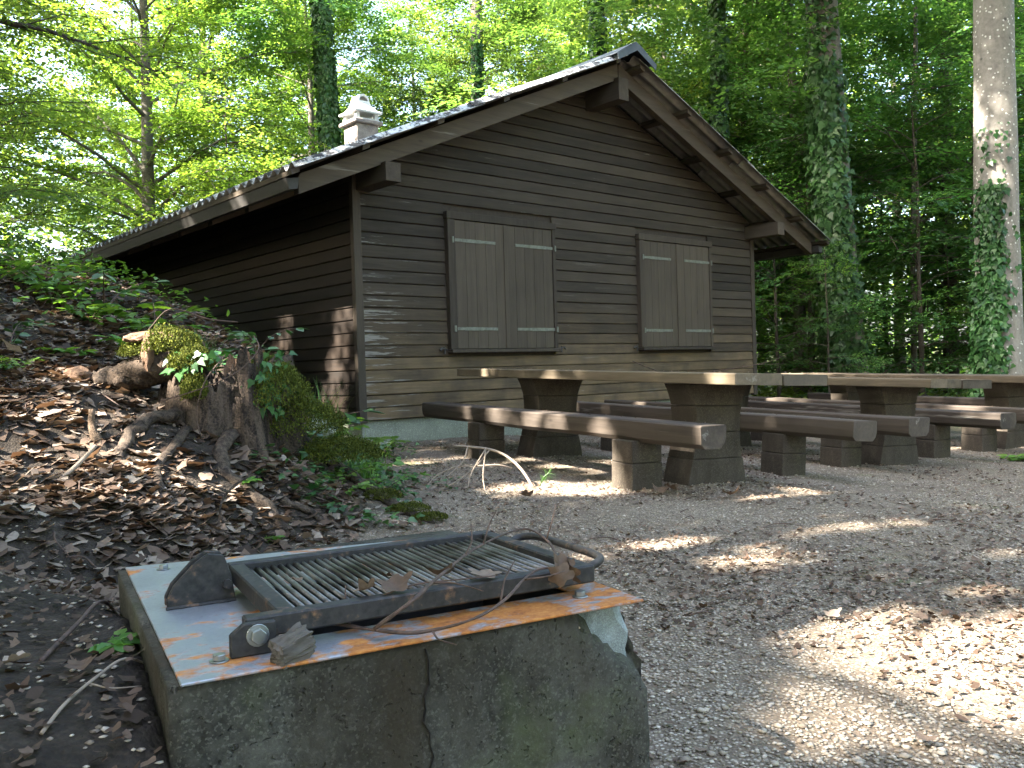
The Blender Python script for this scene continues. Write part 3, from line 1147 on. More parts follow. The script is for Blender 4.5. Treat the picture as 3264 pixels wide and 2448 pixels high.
# hinge: front lug and rear gussets welded to the top
lug = MB()
lug.prism([(-.052, 0), (.02, 0), (.02, .05), (-.03, .052), (-.052, .036)], (FX0 - .03, FY0 - .016, PZ + .0006), (0, .0145, 0), (1, 0, 0), (0, 0, 1))
lug.build('hinge_lug', M['frame'], bbq, .002)
hexbolt('pivot_bolt', FX0 - .040, FY0 - .0165, PZ + .032, .0125, .010, bbq, 'y')
for gy0 in (.452, .487):
    g = MB()
    g.prism([(.0, 0), (.128, 0), (.122, .05), (.108, .092), (.078, .098), (.052, .082), (.012, .042), (.0, .018)], (.036, gy0, PZ + .0006), (0, .009, 0), (1, 0, 0), (0, 0, 1))
    g.build('hinge_gusset', M['frame'], bbq, .002)
MB().tube([(.148, .44, PZ + .036), (.148, .565, PZ + .036)], .009, 10).build('pivot_pin', M['frame'], bbq)
# weld beads at the foot of gusset and lug
wb = MB()
wb.tube([(.034 + .013 * k, .450 + .0015 * math.sin(k * 2.1), PZ + .002) for k in range(11)], .0042, 6)
wb.build('weld_bead', M['frame'], bbq)
# pale concrete lump left in the broken corner and a stone wedged below the plate
bm = bmesh.new()
bmesh.ops.create_icosphere(bm, subdivisions=4, radius=1)
for v_ in bm.verts:
    q = v_.co.copy()
    nn = 1 + .16 * mnoise.noise(q * 1.6) + .09 * mnoise.noise(q * 4.1) + .05 * mnoise.noise(q * 10)
    v_.co = Vector((max(-.85, min(.8, q.x)) * .078, max(-.85, min(.75, q.y)) * .08, max(-.95, min(.7, q.z)) * .120)) * nn
me = bpy.data.meshes.new('concrete_lump')
bm.to_mesh(me)
bm.free()
lump = link('concrete_lump', me, M['concrete_chip'], bbq)
lump.location = (.776, .126, PZ - .092)
bm = bmesh.new()
bmesh.ops.create_icosphere(bm, subdivisions=3, radius=1)
for v_ in bm.verts:
    q = v_.co.copy()
    v_.co = Vector((q.x * .046, q.y * .022, q.z * .017)) * (1 + .3 * mnoise.noise(q * 2.2))
me = bpy.data.meshes.new('wedged_stone')
bm.to_mesh(me)
bm.free()
ws = link('wedged_stone', me, M['wedge'], bbq)
ws.location = (.688, .055, PZ - .042)
ws.rotation_euler = (.2, .6, -.2)

# ================================================================== PICNIC TABLES AND BENCHES
TA = np.array([-.5, .866])      # long axis, away from the camera
TX = np.array([.866, .5])
GN = Vector((-.0085 + .0, .0, 1))


def slope_matrix(p, z):
    """frame on the gently sloping yard: local x along the table, y across, z up"""
    e = .9
    ax = Vector((TA[0], TA[1], 0))
    ay = Vector((-TX[0], -TX[1], 0))
    sx = (yard(p + TA * e) - yard(p - TA * e)) / (2 * e)
    sy = (yard(p - TX * e) - yard(p + TX * e)) / (2 * e)
    ax = (ax + Vector((0, 0, sx))).normalized()
    az = ax.cross((ay + Vector((0, 0, sy))).normalized()).normalized()
    ay = az.cross(ax)
    return Matrix(((ax.x, ay.x, az.x, p[0]), (ax.y, ay.y, az.y, p[1]), (ax.z, ay.z, az.z, z), (0, 0, 0, 1)))


def yard(p):
    dx, dy = p[0] - .782, p[1] - 5.914
    a, X = -.412 * dx + .911 * dy, .911 * dx + .412 * dy
    return .018 * min(max(a, -8), 6) - .22 * math.tanh(max(0, X - .5) / 3.5)


def leg_mesh():
    """waisted leg of stacked blocks, recessed joints between the courses"""
    m = MB()
    prof = [(0, .270), (.05, .262), (.15, .238), (.30, .208), (.42, .200), (.52, .208), (.60, .232), (.66, .258), (.70, .285)]
    zz = [q[0] for q in prof]
    hw = [q[1] for q in prof]
    wid = lambda z_: float(np.interp(z_, zz, hw))
    cour = [-.08, .175, .36, .545, .697]
    for i in range(4):
        a, b = cour[i], cour[i + 1]
        lv_ = [a + .0015 if i else a] + [a + (b - a) * t for t in (.25, .5, .75)] + [b - .0015]
        t2 = .135 - .002 * (i % 2)
        vs = []
        for z_ in lv_:
            w_ = wid(max(z_, 0)) - .003 * (i % 2)
            vs += [(-t2, -w_, z_), (t2, -w_, z_), (t2, w_, z_), (-t2, w_, z_)]
        fs = [(3, 2, 1, 0), tuple(range(len(vs) - 4, len(vs)))]
        for k in range(len(lv_) - 1):
            for j in range(4):
                fs.append((k * 4 + j, k * 4 + (j + 1) % 4, k * 4 + 4 + (j + 1) % 4, k * 4 + 4 + j))
        m.add(vs, fs)
    return m.mesh('leg', .004)


LEG = leg_mesh()
LEG.materials.append(M['leg'])


def rough_beam(prof, length, seed, jit=.004, nseg=24):
    """a sawn plank or beam with slightly wavering faces: profile (y,z), along +x"""
    rr = random.Random(seed)
    n = len(prof)
    vs, fs = [], []
    for i in range(nseg + 1):
        x = length * i / nseg
        for k, (y_, z_) in enumerate(prof):
            q = Vector((x * 1.1, y_ * 3 + seed, z_ * 3))
            dy = mnoise.noise(q) * jit * 1.6
            dz = mnoise.noise(q + Vector((9, 4, 2))) * jit
            ex = 0
            if i in (0, nseg):
                ex = rr.uniform(-.006, .006)
            vs.append((x + ex, y_ + dy, z_ + dz))
    for i in range(nseg):
        for k in range(n):
            fs.append((i * n + k, i * n + (k + 1) % n, (i + 1) * n + (k + 1) % n, (i + 1) * n + k))
    fs.append(tuple(range(n - 1, -1, -1)))
    fs.append(tuple(nseg * n + k for k in range(n)))
    m = MB()
    m.add(vs, fs)
    return m


def make_table(corner, label, over=.705, length=3.85, seed=1):
    """corner: foot of the near leg, nearest the camera"""
    p = np.array(corner) + .13 * TA + .26 * TX
    t = empty('picnic_table', label=label, cat='table', group='timber picnic tables by the hut')
    t.matrix_world = slope_matrix(p, yard(p))
    top0 = .700
    y0 = .41                       # +y is toward the camera side
    for k, wv in enumerate((.225, .215, .41)):
        pr = [(y0 - wv + .003, .003), (y0 - .003, .003), (y0, .010), (y0, .070), (y0 - .008, .078), (y0 - wv + .010, .078), (y0 - wv + .003, .070)]
        pl = rough_beam([(a, b + top0) for a, b in pr], length - .015 * k, seed * 3 + k, .003).build('plank', M['plank_dark' if k == 2 else 'plank'], t, .002)
        pl.location = (-over + (0, .022, .008)[k], 0, (0, -.003, -.006)[k])
        y0 -= wv
    for lx in (0, 2.06):
        o = link('leg', LEG, None, t)
        o.location = (lx, 0, 0)
    return t


SUP = None


def make_bench(corner, label, seed, over=.76, length=4.1, span=2.18, width=.26):
    global SUP
    p = np.array(corner) + .115 * TA + .13 * TX
    t = empty('bench', label=label, cat='bench', group='heavy timber benches beside the picnic tables')
    t.matrix_world = slope_matrix(p, yard(p))
    h = width / 2
    pr = [(-h + .045, .315), (h - .035, .315), (h - .006, .345), (h, .40), (h, .452), (h - .010, .462), (-h + .012, .462), (-h, .450), (-h, .38), (-h + .012, .345)]
    sl = rough_beam(pr, length, seed, .007, 30).build('seat', M['bench'], t, .002)
    sl.location = (-over, 0, 0)
    if SUP is None:
        m = MB()
        for i, (a, b) in enumerate(((-.10, .168), (.171, .322))):
            w_, t_ = .130 - .002 * i, .116 - .002 * i
            m.box(-t_, t_, -w_, w_, a, b)
        SUP = m.mesh('support', .005)
        SUP.materials.append(M['leg'])
    for lx in (0, span):
        o = link('support', SUP, None, t)
        o.location = (lx, 0, 0)
    return t


make_table((1.194, 6.065), 'nearest long picnic table, its full front edge in view before the gable', seed=1)
make_table((3.206, 7.748), 'middle picnic table, seen end-on just beyond the nearest one', seed=2)
make_table((5.207, 9.37), 'farthest picnic table, cut off by the frame near the thick bare trunk', seed=3)
make_bench((.782, 5.914), 'front bench before the nearest table, sun flecks along its whole side', 11, width=.21)
make_bench((2.076, 6.861), 'bench directly behind the nearest table, on its hut side', 12)
make_bench((2.797, 7.571), 'bench in front of the middle table, its near end left of that table leg', 13)
make_bench((4.035, 8.501), 'bench behind the middle table, its rounded near end in deep shade', 14)
make_bench((4.79, 9.05), 'sunlit bench in front of the farthest table', 15)
make_bench((6.07, 10.06), 'last bench behind the farthest table, closest to the trees', 16)

# ================================================================== VEGETATION: leaf machinery
LEAF6 = np.array([(0, 0, 0), (.30, .27, .05), (.66, .25, .03), (1, 0, -.06), (.66, -.25, .03), (.30, -.27, .05)])
F6 = np.array([(0, 1, 2, 3), (0, 3, 4, 5)])
LEAF4 = np.array([(0, 0, 0), (.45, .30, .04), (1, 0, -.04), (.45, -.30, .04)])
F4 = np.array([(0, 1, 2, 3)])
# lobed maple / ivy leaf
LOBE = np.array([(0, 0, 0), (.12, .30, .02), (.34, .52, .00), (.42, .26, .03), (.78, .36, -.01), (.72, .14, .03), (1.05, 0, -.05),
                 (.72, -.14, .03), (.78, -.36, -.01), (.42, -.26, .03), (.34, -.52, .00), (.12, -.30, .02), (.45, 0, .0)])
FLOBE = np.array([(12, i, (i + 1) % 12) for i in range(12)])
IVY = np.array([(0, 0, 0), (-.05, .26, 0), (.25, .42, -.02), (.42, .24, .02), (1, 0, -.05), (.42, -.24, .02), (.25, -.42, -.02), (-.05, -.26, 0)])
FIVY = np.array([(0, 1, 2, 3), (0, 3, 4, 4), (0, 5, 6, 7)])
FIVY = np.array([(0, 1, 2), (0, 2, 3), (0, 3, 4), (0, 4, 5), (0, 5, 6), (0, 6, 7)])


def unit(a):
    return a / np.maximum(np.linalg.norm(a, axis=-1, keepdims=True), 1e-9)


def leaves(P, D, N, S, shape=LEAF6, faces=F6):
    D = unit(D)
    N = unit(N - D * (N * D).sum(-1, keepdims=True))
    B = np.cross(N, D)
    S = np.asarray(S)[:, None, None]
    V = P[:, None, :] + S * (shape[None, :, 0:1] * D[:, None, :] + shape[None, :, 1:2] * B[:, None, :] + shape[None, :, 2:3] * N[:, None, :])
    k = len(shape)
    F = (np.arange(len(P))[:, None, None] * k + faces[None]).reshape(-1, faces.shape[1])
    return V.reshape(-1, 3), F, k


def leaf_mesh(name, P, D, N, S, mat, var, shape=LEAF6, faces=F6):
    V, F, k = leaves(P, D, N, S, shape, faces)
    return mesh_np(name, V, F, mat, var=np.repeat(var, k))


def spray_template(rng, L=1.0, step=.075, leaf=.1):
    """a flat layered twig spray along +x; returns P, D, N, S"""
    P, D, S = [], [], []

    def along(o, d, ln, w):
        t = .03
        sgn = 1
        while t < ln:
            p = o + d * t
            perp = np.array([-d[1], d[0], 0])
            a = R(rng.uniform(35, 70))
            P.append(p + np.array([0, 0, -.06 * t * t]) + rng.normal(0, .012, 3))
            D.append(d * math.cos(a) + perp * sgn * math.sin(a) + np.array([0, 0, rng.normal(-.12, .16)]))
            S.append(leaf * rng.uniform(.65, 1.2) * w)
            sgn = -sgn
            t += step * rng.uniform(.6, 1.3)
        P.append(o + d * ln)
        D.append(d)
        S.append(leaf * w)

    x0 = np.array([1.0, 0, 0])
    along(np.zeros(3), x0, L, 1)
    t = .12
    sg = 1
    while t < L * .92:
        a = R(rng.uniform(35, 58)) * sg
        d = np.array([math.cos(a), math.sin(a), rng.normal(0, .08)])
        along(x0 * t, d, (L - t) * .55 + .10, .95)
        sg = -sg
        t += .11 * rng.uniform(.7, 1.3)
    P, D, S = np.array(P), np.array(D), np.array(S)
    N = np.tile([0, 0, 1.0], (len(P), 1)) + rng.normal(0, .33, (len(P), 3))
    return P, D, N, S


def rot_ypr(yaw, pitch, roll):
    cy_, sy_, cp_, sp_, cr_, sr_ = np.cos(yaw), np.sin(yaw), np.cos(pitch), np.sin(pitch), np.cos(roll), np.sin(roll)
    return np.array([[cy_ * cp_, cy_ * sp_ * sr_ - sy_ * cr_, cy_ * sp_ * cr_ + sy_ * sr_],
                     [sy_ * cp_, sy_ * sp_ * sr_ + cy_ * cr_, sy_ * sp_ * cr_ - cy_ * sr_],
                     [-sp_, cp_ * sr_, cp_ * cr_]])


def wobble_path(p0, p1, n, amp, rng):
    p0, p1 = np.array(p0, float), np.array(p1, float)
    out = []
    off = np.zeros(3)
    for i in range(n + 1):
        t = i / n
        off = off * .7 + rng.normal(0, amp, 3) * (0 if i == 0 else 1)
        out.append(p0 + (p1 - p0) * t + off * math.sin(math.pi * min(1, t * 1.0) * .5))
    return out


def grow(seed, H, h0, rad, r0, nlimb, nspray, sprayL, leaf, step, mat, bark, up=(10, 40), shape='round', lower=.55, trunk_sides=12, sprayjit=.5, lean=(0, 0), dens_top=1.0):
    """returns (wood mesh, crown leaf arrays) of one broadleaved tree in its own space"""
    rng = np.random.default_rng(seed)
    wood = MB()
    tp = wobble_path((0, 0, -.4), (lean[0], lean[1], H), 9, .05 * H / 12, rng)
    tr = [r0 * (1.25 if i == 0 else 1.0) * max(.06, (1 - .9 * (i / 9) ** 1.15)) for i in range(10)]
    wood.tube(tp, tr, trunk_sides)
    tpa = np.array(tp)
    temps = [spray_template(rng, sprayL * rng.uniform(.8, 1.15), step, leaf) for _ in range(6)]
    Ps, Ds, Ns, Ss, Vs = [], [], [], [], []
    for i in range(nlimb):
        t = (i + rng.uniform(0, 1)) / nlimb
        h = h0 + (H * .98 - h0) * t
        base = np.array([np.interp(h, tpa[:, 2], tpa[:, k]) for k in range(3)])
        az = i * 2.39996 + rng.normal(0, .35)
        prof = (lower + (1 - lower) * math.sin(math.pi * min(.5, t * 1.1))) * max(.12, (1 - t ** 2.2)) if shape == 'round' else max(.15, 1 - t)
        ln = rad * prof * rng.uniform(.75, 1.15)
        el = R(rng.uniform(*up)) + t * R(25)
        d = np.array([math.cos(az) * math.cos(el), math.sin(az) * math.cos(el), math.sin(el)])
        pts = []
        cur = base.copy()
        for k in range(6):
            pts.append(cur.copy())
            cur = cur + d * ln / 5
            d = unit(d + np.array([rng.normal(0, .10), rng.normal(0, .10), -.10 + rng.normal(0, .06)]))
        lr = max(.012, r0 * .33 * (1 - t * .6) * min(1, ln / rad + .2))
        wood.tube(pts, [lr * (1 - .16 * k) for k in range(6)], 5, False)
        pa = np.array(pts)
        m_ = max(3, int(nspray * (.35 + .65 * ln / rad)))
        bright = rng.uniform(.25, .75)
        for s in range(m_):
            u_ = .22 + .80 * (s + rng.uniform(0, 1)) / m_
            q = min(u_, .999) * 5
            k = int(q)
            b = pa[k] + (pa[k + 1] - pa[k]) * (q - k)
            dd = pa[k + 1] - pa[k]
            yaw = math.atan2(dd[1], dd[0]) + rng.normal(0, .75)
            pit = -math.asin(np.clip(dd[2] / (np.linalg.norm(dd) + 1e-6), -1, 1)) * .5 + rng.normal(.10, .18)
            Rm = rot_ypr(yaw, pit, rng.normal(0, .28))
            P, D, N, S = temps[rng.integers(6)]
            sc = rng.uniform(.7, 1.25)
            o_ = b + rng.normal(0, sprayjit, 3) * np.array([1, 1, .6]) * .5
            Ps.append(P @ Rm.T * sc + o_)
            Ds.append(D @ Rm.T)
            Ns.append(N @ Rm.T)
            Ss.append(S * (.8 + .2 * sc))
            Vs.append(np.clip(bright + rng.normal(0, .18, len(P)), 0, 1))
            if s % 2 == 0:
                e = Rm @ np.array([sprayL * sc * .9, 0, -.03])
                wood.tube([b, o_ + e * .5, o_ + e], [.012, .008, .004], 3, False)
    return wood.mesh('trunk', 0, True), [np.concatenate(x) for x in (Ps, Ds, Ns, Ss)] + [np.concatenate(Vs)]


SD = np.array(SUN_D)
# sunlit spots the canopies are cut open for: (x, y, z, radius)
GAPS = [(1.02, 2.88, -.05, .13), (1.16, 2.66, -.05, .17), (1.02, 2.22, -.06, .19), (1.42, 2.42, -.06, .10), (.80, 2.55, -.05, .03), (.70, 2.2, -.05, .02), (1.8, 3.3, -.05, .05), (2.1, 3.9, -.05, .05), (1.35, 4.4, -.04, .05),
        (.67, 4.08, -.03, .18), (1.02, 3.86, -.03, .13), (1.87, 4.6, -.03, .13), (.12, 6.08, 0, .20), (.42, 5.93, 0, .20), (.74, 6.2, 0, .12), (1.66, 5.51, -.02, .13),
        (1.62, 2.85, -.06, .08), (4.53, 8.1, -.17, .2), (1.51, 3.38, -.05, .06),
        (-.41, 8.0, .44, .04), (-.17, 7.6, .43, .05), (.15, 7.03, .40, .08), (.58, 6.28, .35, .07),
        (-.29, 8.35, .78, .07), (.30, 7.33, .76, .11), (1.30, 5.6, .73, .09), (4.8, 9.2, .3, .16), (4.2, 9.2, .4, .14), (3.4, 8.9, .4, .12),
        (-1.75, 9.4, 1.42, .14), (-1.8, 9.45, 1.15, .13), (-1.81, 9.47, .98, .14), (-1.9, 9.57, .58, .16), (-1.93, 9.6, .4, .16), (-2.58, 10.35, 1.44, .15), (-2.62, 10.4, 1.28, .15), (-2.71, 10.5, 1.12, .16), (-2.65, 10.45, .9, .14),
        (7.18, 13, 4.1, .20), (7.3, 13, 3.75, .16), (7.46, 13, 2.95, .10),
        (-2.15, 3.9, .48, .18), (-2.3, 4.4, .67, .20), (-2.29, 5.0, .82, .16), (-1.97, 5, 1.1, .12), (-1.8, 4.8, .97, .10), (-1.97, 4.2, .55, .09), (-1.47, 4.3, .32, .09),
        (-3.14, 6, 1.24, .15), (-1.81, 3.7, .38, .10), (-3.3, 6.5, 1.4, .12), (-4.2, 8, 1.9, .3), (-1.25, 5.5, .3, .14), (-1.15, 7.5, .4, .15), (-2.5, 15.8, 5.4, .45),
        (2.20, 5.76, -.04, 0.02), (0.94, 3.05, -.04, 0.01), (1.44, 6.40, -.04, 0.02), (2.69, 5.34, -.04, 0.02), (0.95, 4.85, -.04, 0.00), (3.84, 3.25, -.04, 0.02), (0.68, 5.89, -.04, 0.01), (1.94, 6.54, -.04, 0.00), (0.63, 6.84, -.04, 0.02), (0.75, 7.15, -.04, 0.03), (0.83, 4.78, -.04, 0.00), (1.59, 5.61, -.04, 0.00)]


def carve(A):
    """drop the leaves on the sun rays to GAPS, shaping the light patches"""
    P = A[0]
    keep = np.ones(len(P), bool)
    for gx_, gy_, gz_, r_ in GAPS:
        rel = P - np.array([gx_, gy_, gz_])
        al = rel @ (-SD)
        d2 = (rel ** 2).sum(1) - al ** 2
        rr = (r_ * 1.0 + .125) * (1 + .2 * np.sin(P[:, 2] * 9 + gx_ * 7))
        keep &= ~((al > .3) & (d2 < rr ** 2))
    return [a[keep] for a in A]


def place(name, label, cat, x, y, rotz, sc, wood, crown, bark, group=None, z=None, leafmat=None):
    t = empty(name, (x, y, (gz(x, y) if z is None else z)), rotz, label, cat, group)
    t.scale = (sc, sc, sc)
    link('trunk', wood, bark, t)
    if crown is not None:
        c = link('crown', crown, None, t)
        if leafmat:
            c.material_slots[0].link = 'OBJECT'
            c.material_slots[0].material = M[leafmat]
    return t


def crown_mesh(A, mat, six=True):
    return leaf_mesh('crown', A[0], A[1], A[2], A[3], mat, A[4], LEAF6 if six else LEAF4, F6 if six else F4)


def ivy_on(path, rad, z0, z1, n, side_dir, spread, size, thick=.09, rng=None):
    """ivy leaves on a trunk: path points with radii; side_dir the azimuth where it grows thickest"""
    pa = np.array([tuple(p) for p in path])
    zz = rng.uniform(z0, z1, n)
    az = side_dir + rng.normal(0, spread, n)
    cx = np.interp(zz, pa[:, 2], pa[:, 0])
    cyy = np.interp(zz, pa[:, 2], pa[:, 1])
    rr = np.interp(zz, pa[:, 2], rad) + rng.uniform(.005, thick, n)
    nrm = np.stack([np.cos(az), np.sin(az), np.full(n, .25)], -1) + rng.normal(0, .35, (n, 3))
    P = np.stack([cx + np.cos(az) * rr, cyy + np.sin(az) * rr, zz], -1)
    D = np.tile([0, 0, -1.0], (n, 1)) + rng.normal(0, .45, (n, 3))
    return P, D, nrm, size * rng.uniform(.6, 1.3, n), np.clip(rng.normal(.5, .25, n), 0, 1)


# ---- shared tree kinds
w1, c1 = grow(11, 16, 2.2, 4.4, .20, 56, 28, 1.1, .112, .078, None, None)
TALL1 = (w1, crown_mesh(c1, M['leaf_beech'], False))
w2, c2 = grow(12, 14.5, 1.4, 4.2, .17, 54, 28, 1.1, .108, .078, None, None, up=(-5, 30))
TALL2 = (w2, crown_mesh(c2, M['leaf_maple'], False))
w3, c3 = grow(13, 6.2, .5, 2.1, .055, 26, 10, .85, .090, .080, None, None, up=(-5, 25), sprayjit=.3)
SAP1 = (w3, crown_mesh(c3, M['leaf_maple']))
w4, c4 = grow(14, 4.6, .3, 1.9, .045, 22, 10, .80, .085, .075, None, None, up=(0, 30), sprayjit=.3)
SAP2 = (w4, crown_mesh(c4, M['leaf_dark']))
w6, c6 = grow(16, 18, 8.5, 4.4, .22, 34, 15, 1.2, .13, .11, None, None)
HIGH = (w6, crown_mesh(c6, M['leaf_dark'], False))

# ---- trees behind and beside the hut
T = [  # x, y, rotation, scale, kind, bark, label
    (-8.6, 21.5, .4, 1.00, TALL1, 'bark_grey', 'broad sunlit tree left of the ivy trunk, behind the low eaves'),
    (-13.5, 19.0, 2.1, 1.05, TALL2, 'bark_grey', 'bright tree on the slope at the left edge beyond the bank'),
    (-.6, 27.5, 1.3, 1.00, TALL2, 'bark_grey', 'bright tree directly behind the roof slope right of the chimney'),
    (4.2, 23.0, 3.0, .92, TALL2, 'bark_grey', 'leafy tree rising just right of the ridge of the hut'),
    (8.6, 27.5, 5.0, .95, TALL1, 'bark_dark', 'deep green tree behind the gap between the two thick trunks'),
    (14.5, 24.5, .9, .95, TALL2, 'bark_dark', 'green tree behind the thick bare trunk at the frame edge'),
    (-10.5, 31.0, 4.2, 1.15, TALL1, 'bark_grey', 'far pale tree in the gap left of the ivy trunk'),
    (-18.5, 26.0, 3.6, 1.1, TALL1, 'bark_grey', 'far tree high on the wooded slope at upper left'),
    (3.0, 34.0, .2, 1.15, TALL1, 'bark_grey', 'far tall tree straight behind the ridge cap'),
    (10.5, 37.0, 2.6, 1.1, TALL2, 'bark_dark', 'far tree behind the ivy-clad trunk on the right'),
    (19.5, 32.0, 1.0, 1.1, TALL1, 'bark_dark', 'far tree beyond the frame-edge trunk, half hidden'),
    (6.6, 20.2, 2.4, .85, TALL1, 'bark_dark', 'dense tree behind the ivy-clad trunk'),
    (11.6, 21.8, 4.1, .9, TALL2, 'bark_dark', 'dense tree between the thick trunks, farther back'),
    (-5.8, 26.5, 5.5, 1.0, TALL2, 'bark_grey', 'bright tree behind the ivy trunk and chimney'),
    (-14.5, 35.0, 1.9, 1.2, TALL2, 'bark_grey', 'far bright tree between the near beech and the ivy trunk'),
    (-7.8, 36.5, 3.1, 1.2, TALL1, 'bark_grey', 'far bright tree just left of the ivy trunk'),
    (.6, 33.0, 4.4, 1.1, TALL2, 'bark_grey', 'far tree behind the slim pale trunk'),
    (6.8, 31.0, 5.9, 1.1, TALL2, 'bark_dark', 'far tree left of the ivy-clad trunk'),
    (14.5, 33.0, .3, 1.2, TALL2, 'bark_dark', 'far dark tree between the thick trunks'),
    (17.0, 27.0, 2.0, 1.0, TALL1, 'bark_dark', 'dark tree at the far right edge'),
    (-22.0, 33.0, 2.8, 1.2, TALL2, 'bark_grey', 'far tree at the upper left edge of the wood'),
    (-4.0, 40.0, .7, 1.2, TALL2, 'bark_grey', 'farthest pale tree glimpsed above the chimney'),
]
for x, y, rz_, sc, (wd, cr), bk, lb in T:
    place('forest_tree', lb, 'tree', x, y, rz_, sc, wd, cr, M[bk], 'leafy trees around the hut', leafmat=('leaf_dark' if x > 5 and sc < 1.05 else None))  # right-hand crowns take darker leaves, the wood's shade put into their colour

BEHIND = [(-16, -8, TALL1), (-11, -13, TALL2), (-5, -16, TALL1), (1, -18, TALL2), (7, -17, TALL1), (-20, -1, TALL2), (-19, 6, TALL1), (17, 4, TALL2), (19, 10, TALL1), (15, -2, TALL1), (-8, -10, TALL2), (-22, 12, TALL2)]
for k, (x, y, (wd, cr)) in enumerate(BEHIND):
    place('surrounding_tree', 'forest tree standing behind or beside the viewer, outside the photograph', 'tree', x, y, k * 1.7, 1.0 + .04 * (k % 4), wd, cr, M['bark_grey'], 'trees around the clearing, outside the frame', leafmat='leaf_dark')

# ---- near tree on the bank: its branches hang into the upper left
w5, c5 = grow(15, 13, 2.3, 4.6, .19, 46, 16, 1.0, .085, .075, None, None, up=(-10, 25), lower=.85, sprayjit=.45)
bx_, by_ = -7.6, 10.6
bz_ = gz(bx_, by_)
c5w = [c5[0] + np.array([bx_, by_, bz_])] + c5[1:]
c5w = carve(c5w)
c5l = [c5w[0] - np.array([bx_, by_, bz_])] + c5w[1:]
place('beech_tree', 'near beech whose dark shaded branches hang into the upper left corner', 'tree', bx_, by_, 0, 1, w5, crown_mesh(c5l, M['leaf_beech']), M['bark_dark'])

# ---- named trunks
def trunk_tree(name, label, x, y, r0, H, lean, bark, crown_z, crown_scale, crown_src, crot, ivy=None, seed=1, flare=1.35):
    rng = np.random.default_rng(seed)
    z0 = gz(x, y)
    t = empty(name, (x, y, z0), 0, label, 'tree')
    n = 14
    pts, rad = [], []
    for i in range(n + 1):
        u_ = i / n
        z_ = -.3 + (H + .3) * u_
        pts.append(Vector((lean[0] * u_ + .03 * math.sin(u_ * 7 + seed), lean[1] * u_, z_)))
        rad.append(r0 * (1 - .5 * u_) * (1 + (flare - 1) * math.exp(-max(z_, 0) / .45)))
    vs, fs = tube(smooth_path(pts, 3), list(np.interp(np.linspace(0, n, n * 3 + 1), range(n + 1), rad)), 24)
    vs = [Vector(v) for v in vs]
    for v in vs:
        q = Vector((v.x * 3, v.y * 3, v.z * .7))
        k = 1 + .05 * mnoise.noise(q) + .03 * mnoise.noise(q * 3.3)
        ax = Vector((np.interp(v.z, [p.z for p in pts], [p.x for p in pts]), np.interp(v.z, [p.z for p in pts], [p.y for p in pts]), v.z))
        nv = ax + (v - ax) * k
        v.x, v.y = nv.x, nv.y
    MB().add(vs, fs).build('trunk', M[bark], t, 0, True)
    c = link('crown', crown_src, None, t)
    c.location = (lean[0] * .6, lean[1] * .6, crown_z)
    c.scale = (crown_scale,) * 3
    c.rotation_euler = (0, 0, crot)
    if ivy:
        arrs = [ivy_on([tuple(p) for p in pts], rad, *a, rng=rng) for a in ivy]
        A = [np.concatenate([q[i] for q in arrs]) for i in range(5)]
        link('ivy', leaf_mesh('ivy', A[0], A[1], A[2], A[3], M['ivy'], A[4], IVY, FIVY), None, t)
    return t


SOUTH = -math.pi / 2
trunk_tree('ivy_trunk_tree', 'tall trunk clad in ivy right of the hut eaves', 6.10, 16.0, .36, 17, (-.75, 0), 'bark_grey', -1.0, 1.0, HIGH[1], .3,
           ivy=[(0.9, 6.2, 4000, SOUTH - .75, .6, .135), (.0, 1.2, 400, SOUTH - .9, .6, .12), (6, 10, 600, SOUTH - .6, .6, .12), (1, 6, 500, SOUTH - .9, .9, .14, .16)], seed=3)
trunk_tree('beech_trunk_tree', 'thick pale spotted trunk at the right frame edge, ivy low on it', 7.20, 13.0, .33, 16, (-.05, 0), 'bark_beech', -1.0, 1.0, HIGH[1], 2.2,
           ivy=[(.0, 2.1, 2300, SOUTH - 1.05, .38, .10), (1.6, 3.4, 900, SOUTH - .75, .35, .09), (3.3, 4.3, 60, SOUTH - .6, .4, .08)], seed=4)
trunk_tree('ivy_dark_tree', 'dark ivy-wrapped trunk standing behind the chimney', -4.35, 23.0, .24, 18, (-.5, 0), 'bark_dark', .5, 1.0, HIGH[1], 4.0,
           ivy=[(1, 12, 6500, SOUTH, 1.3, .14, ), (1, 9, 2500, SOUTH, 3.0, .15)], seed=5, flare=1.1)
trunk_tree('leaning_pale_tree', 'slim pale trunk with ivy behind the middle of the roof', -1.0, 24.5, .19, 16, (.5, 0), 'bark_grey', .5, .9, HIGH[1], 1.0,
           ivy=[(3, 10, 1500, SOUTH + .8, .9, .13)], seed=6, flare=1.1)
trunk_tree('slim_forest_tree', 'slender dark trunk behind the right roof slope', 5.6, 21.5, .10, 13, (.5, .2), 'bark_dark', -.5, .75, HIGH[1], 5.0, seed=7, flare=1.1)
trunk_tree('roofside_shade_tree', 'tree added for shade behind the right roof slope near the ridge', 1.9, 19.2, .16, 17, (.3, 0), 'bark_dark', -4.2, 1.0, HIGH[1], 1.6, ivy=[(3, 11, 2600, SOUTH, 1.3, .13)], seed=10, flare=1.1)  # put here to shade the wood on the right
trunk_tree('eaves_shade_tree', 'tree added for shade behind the right roof slope toward the eaves', 4.1, 17.4, .13, 16, (.2, 0), 'bark_dark', -4.0, 1.0, HIGH[1], 3.9, ivy=[(3, 10, 2200, SOUTH, 1.3, .13)], seed=11, flare=1.1)  # likewise added for the shade it casts to the right
trunk_tree('dark_forest_tree', 'dark trunk deep in the wood left of the frame-edge trunk', 10.3, 20.8, .17, 16, (.2, 0), 'bark_dark', 0, .9, HIGH[1], .7, seed=8, flare=1.1)
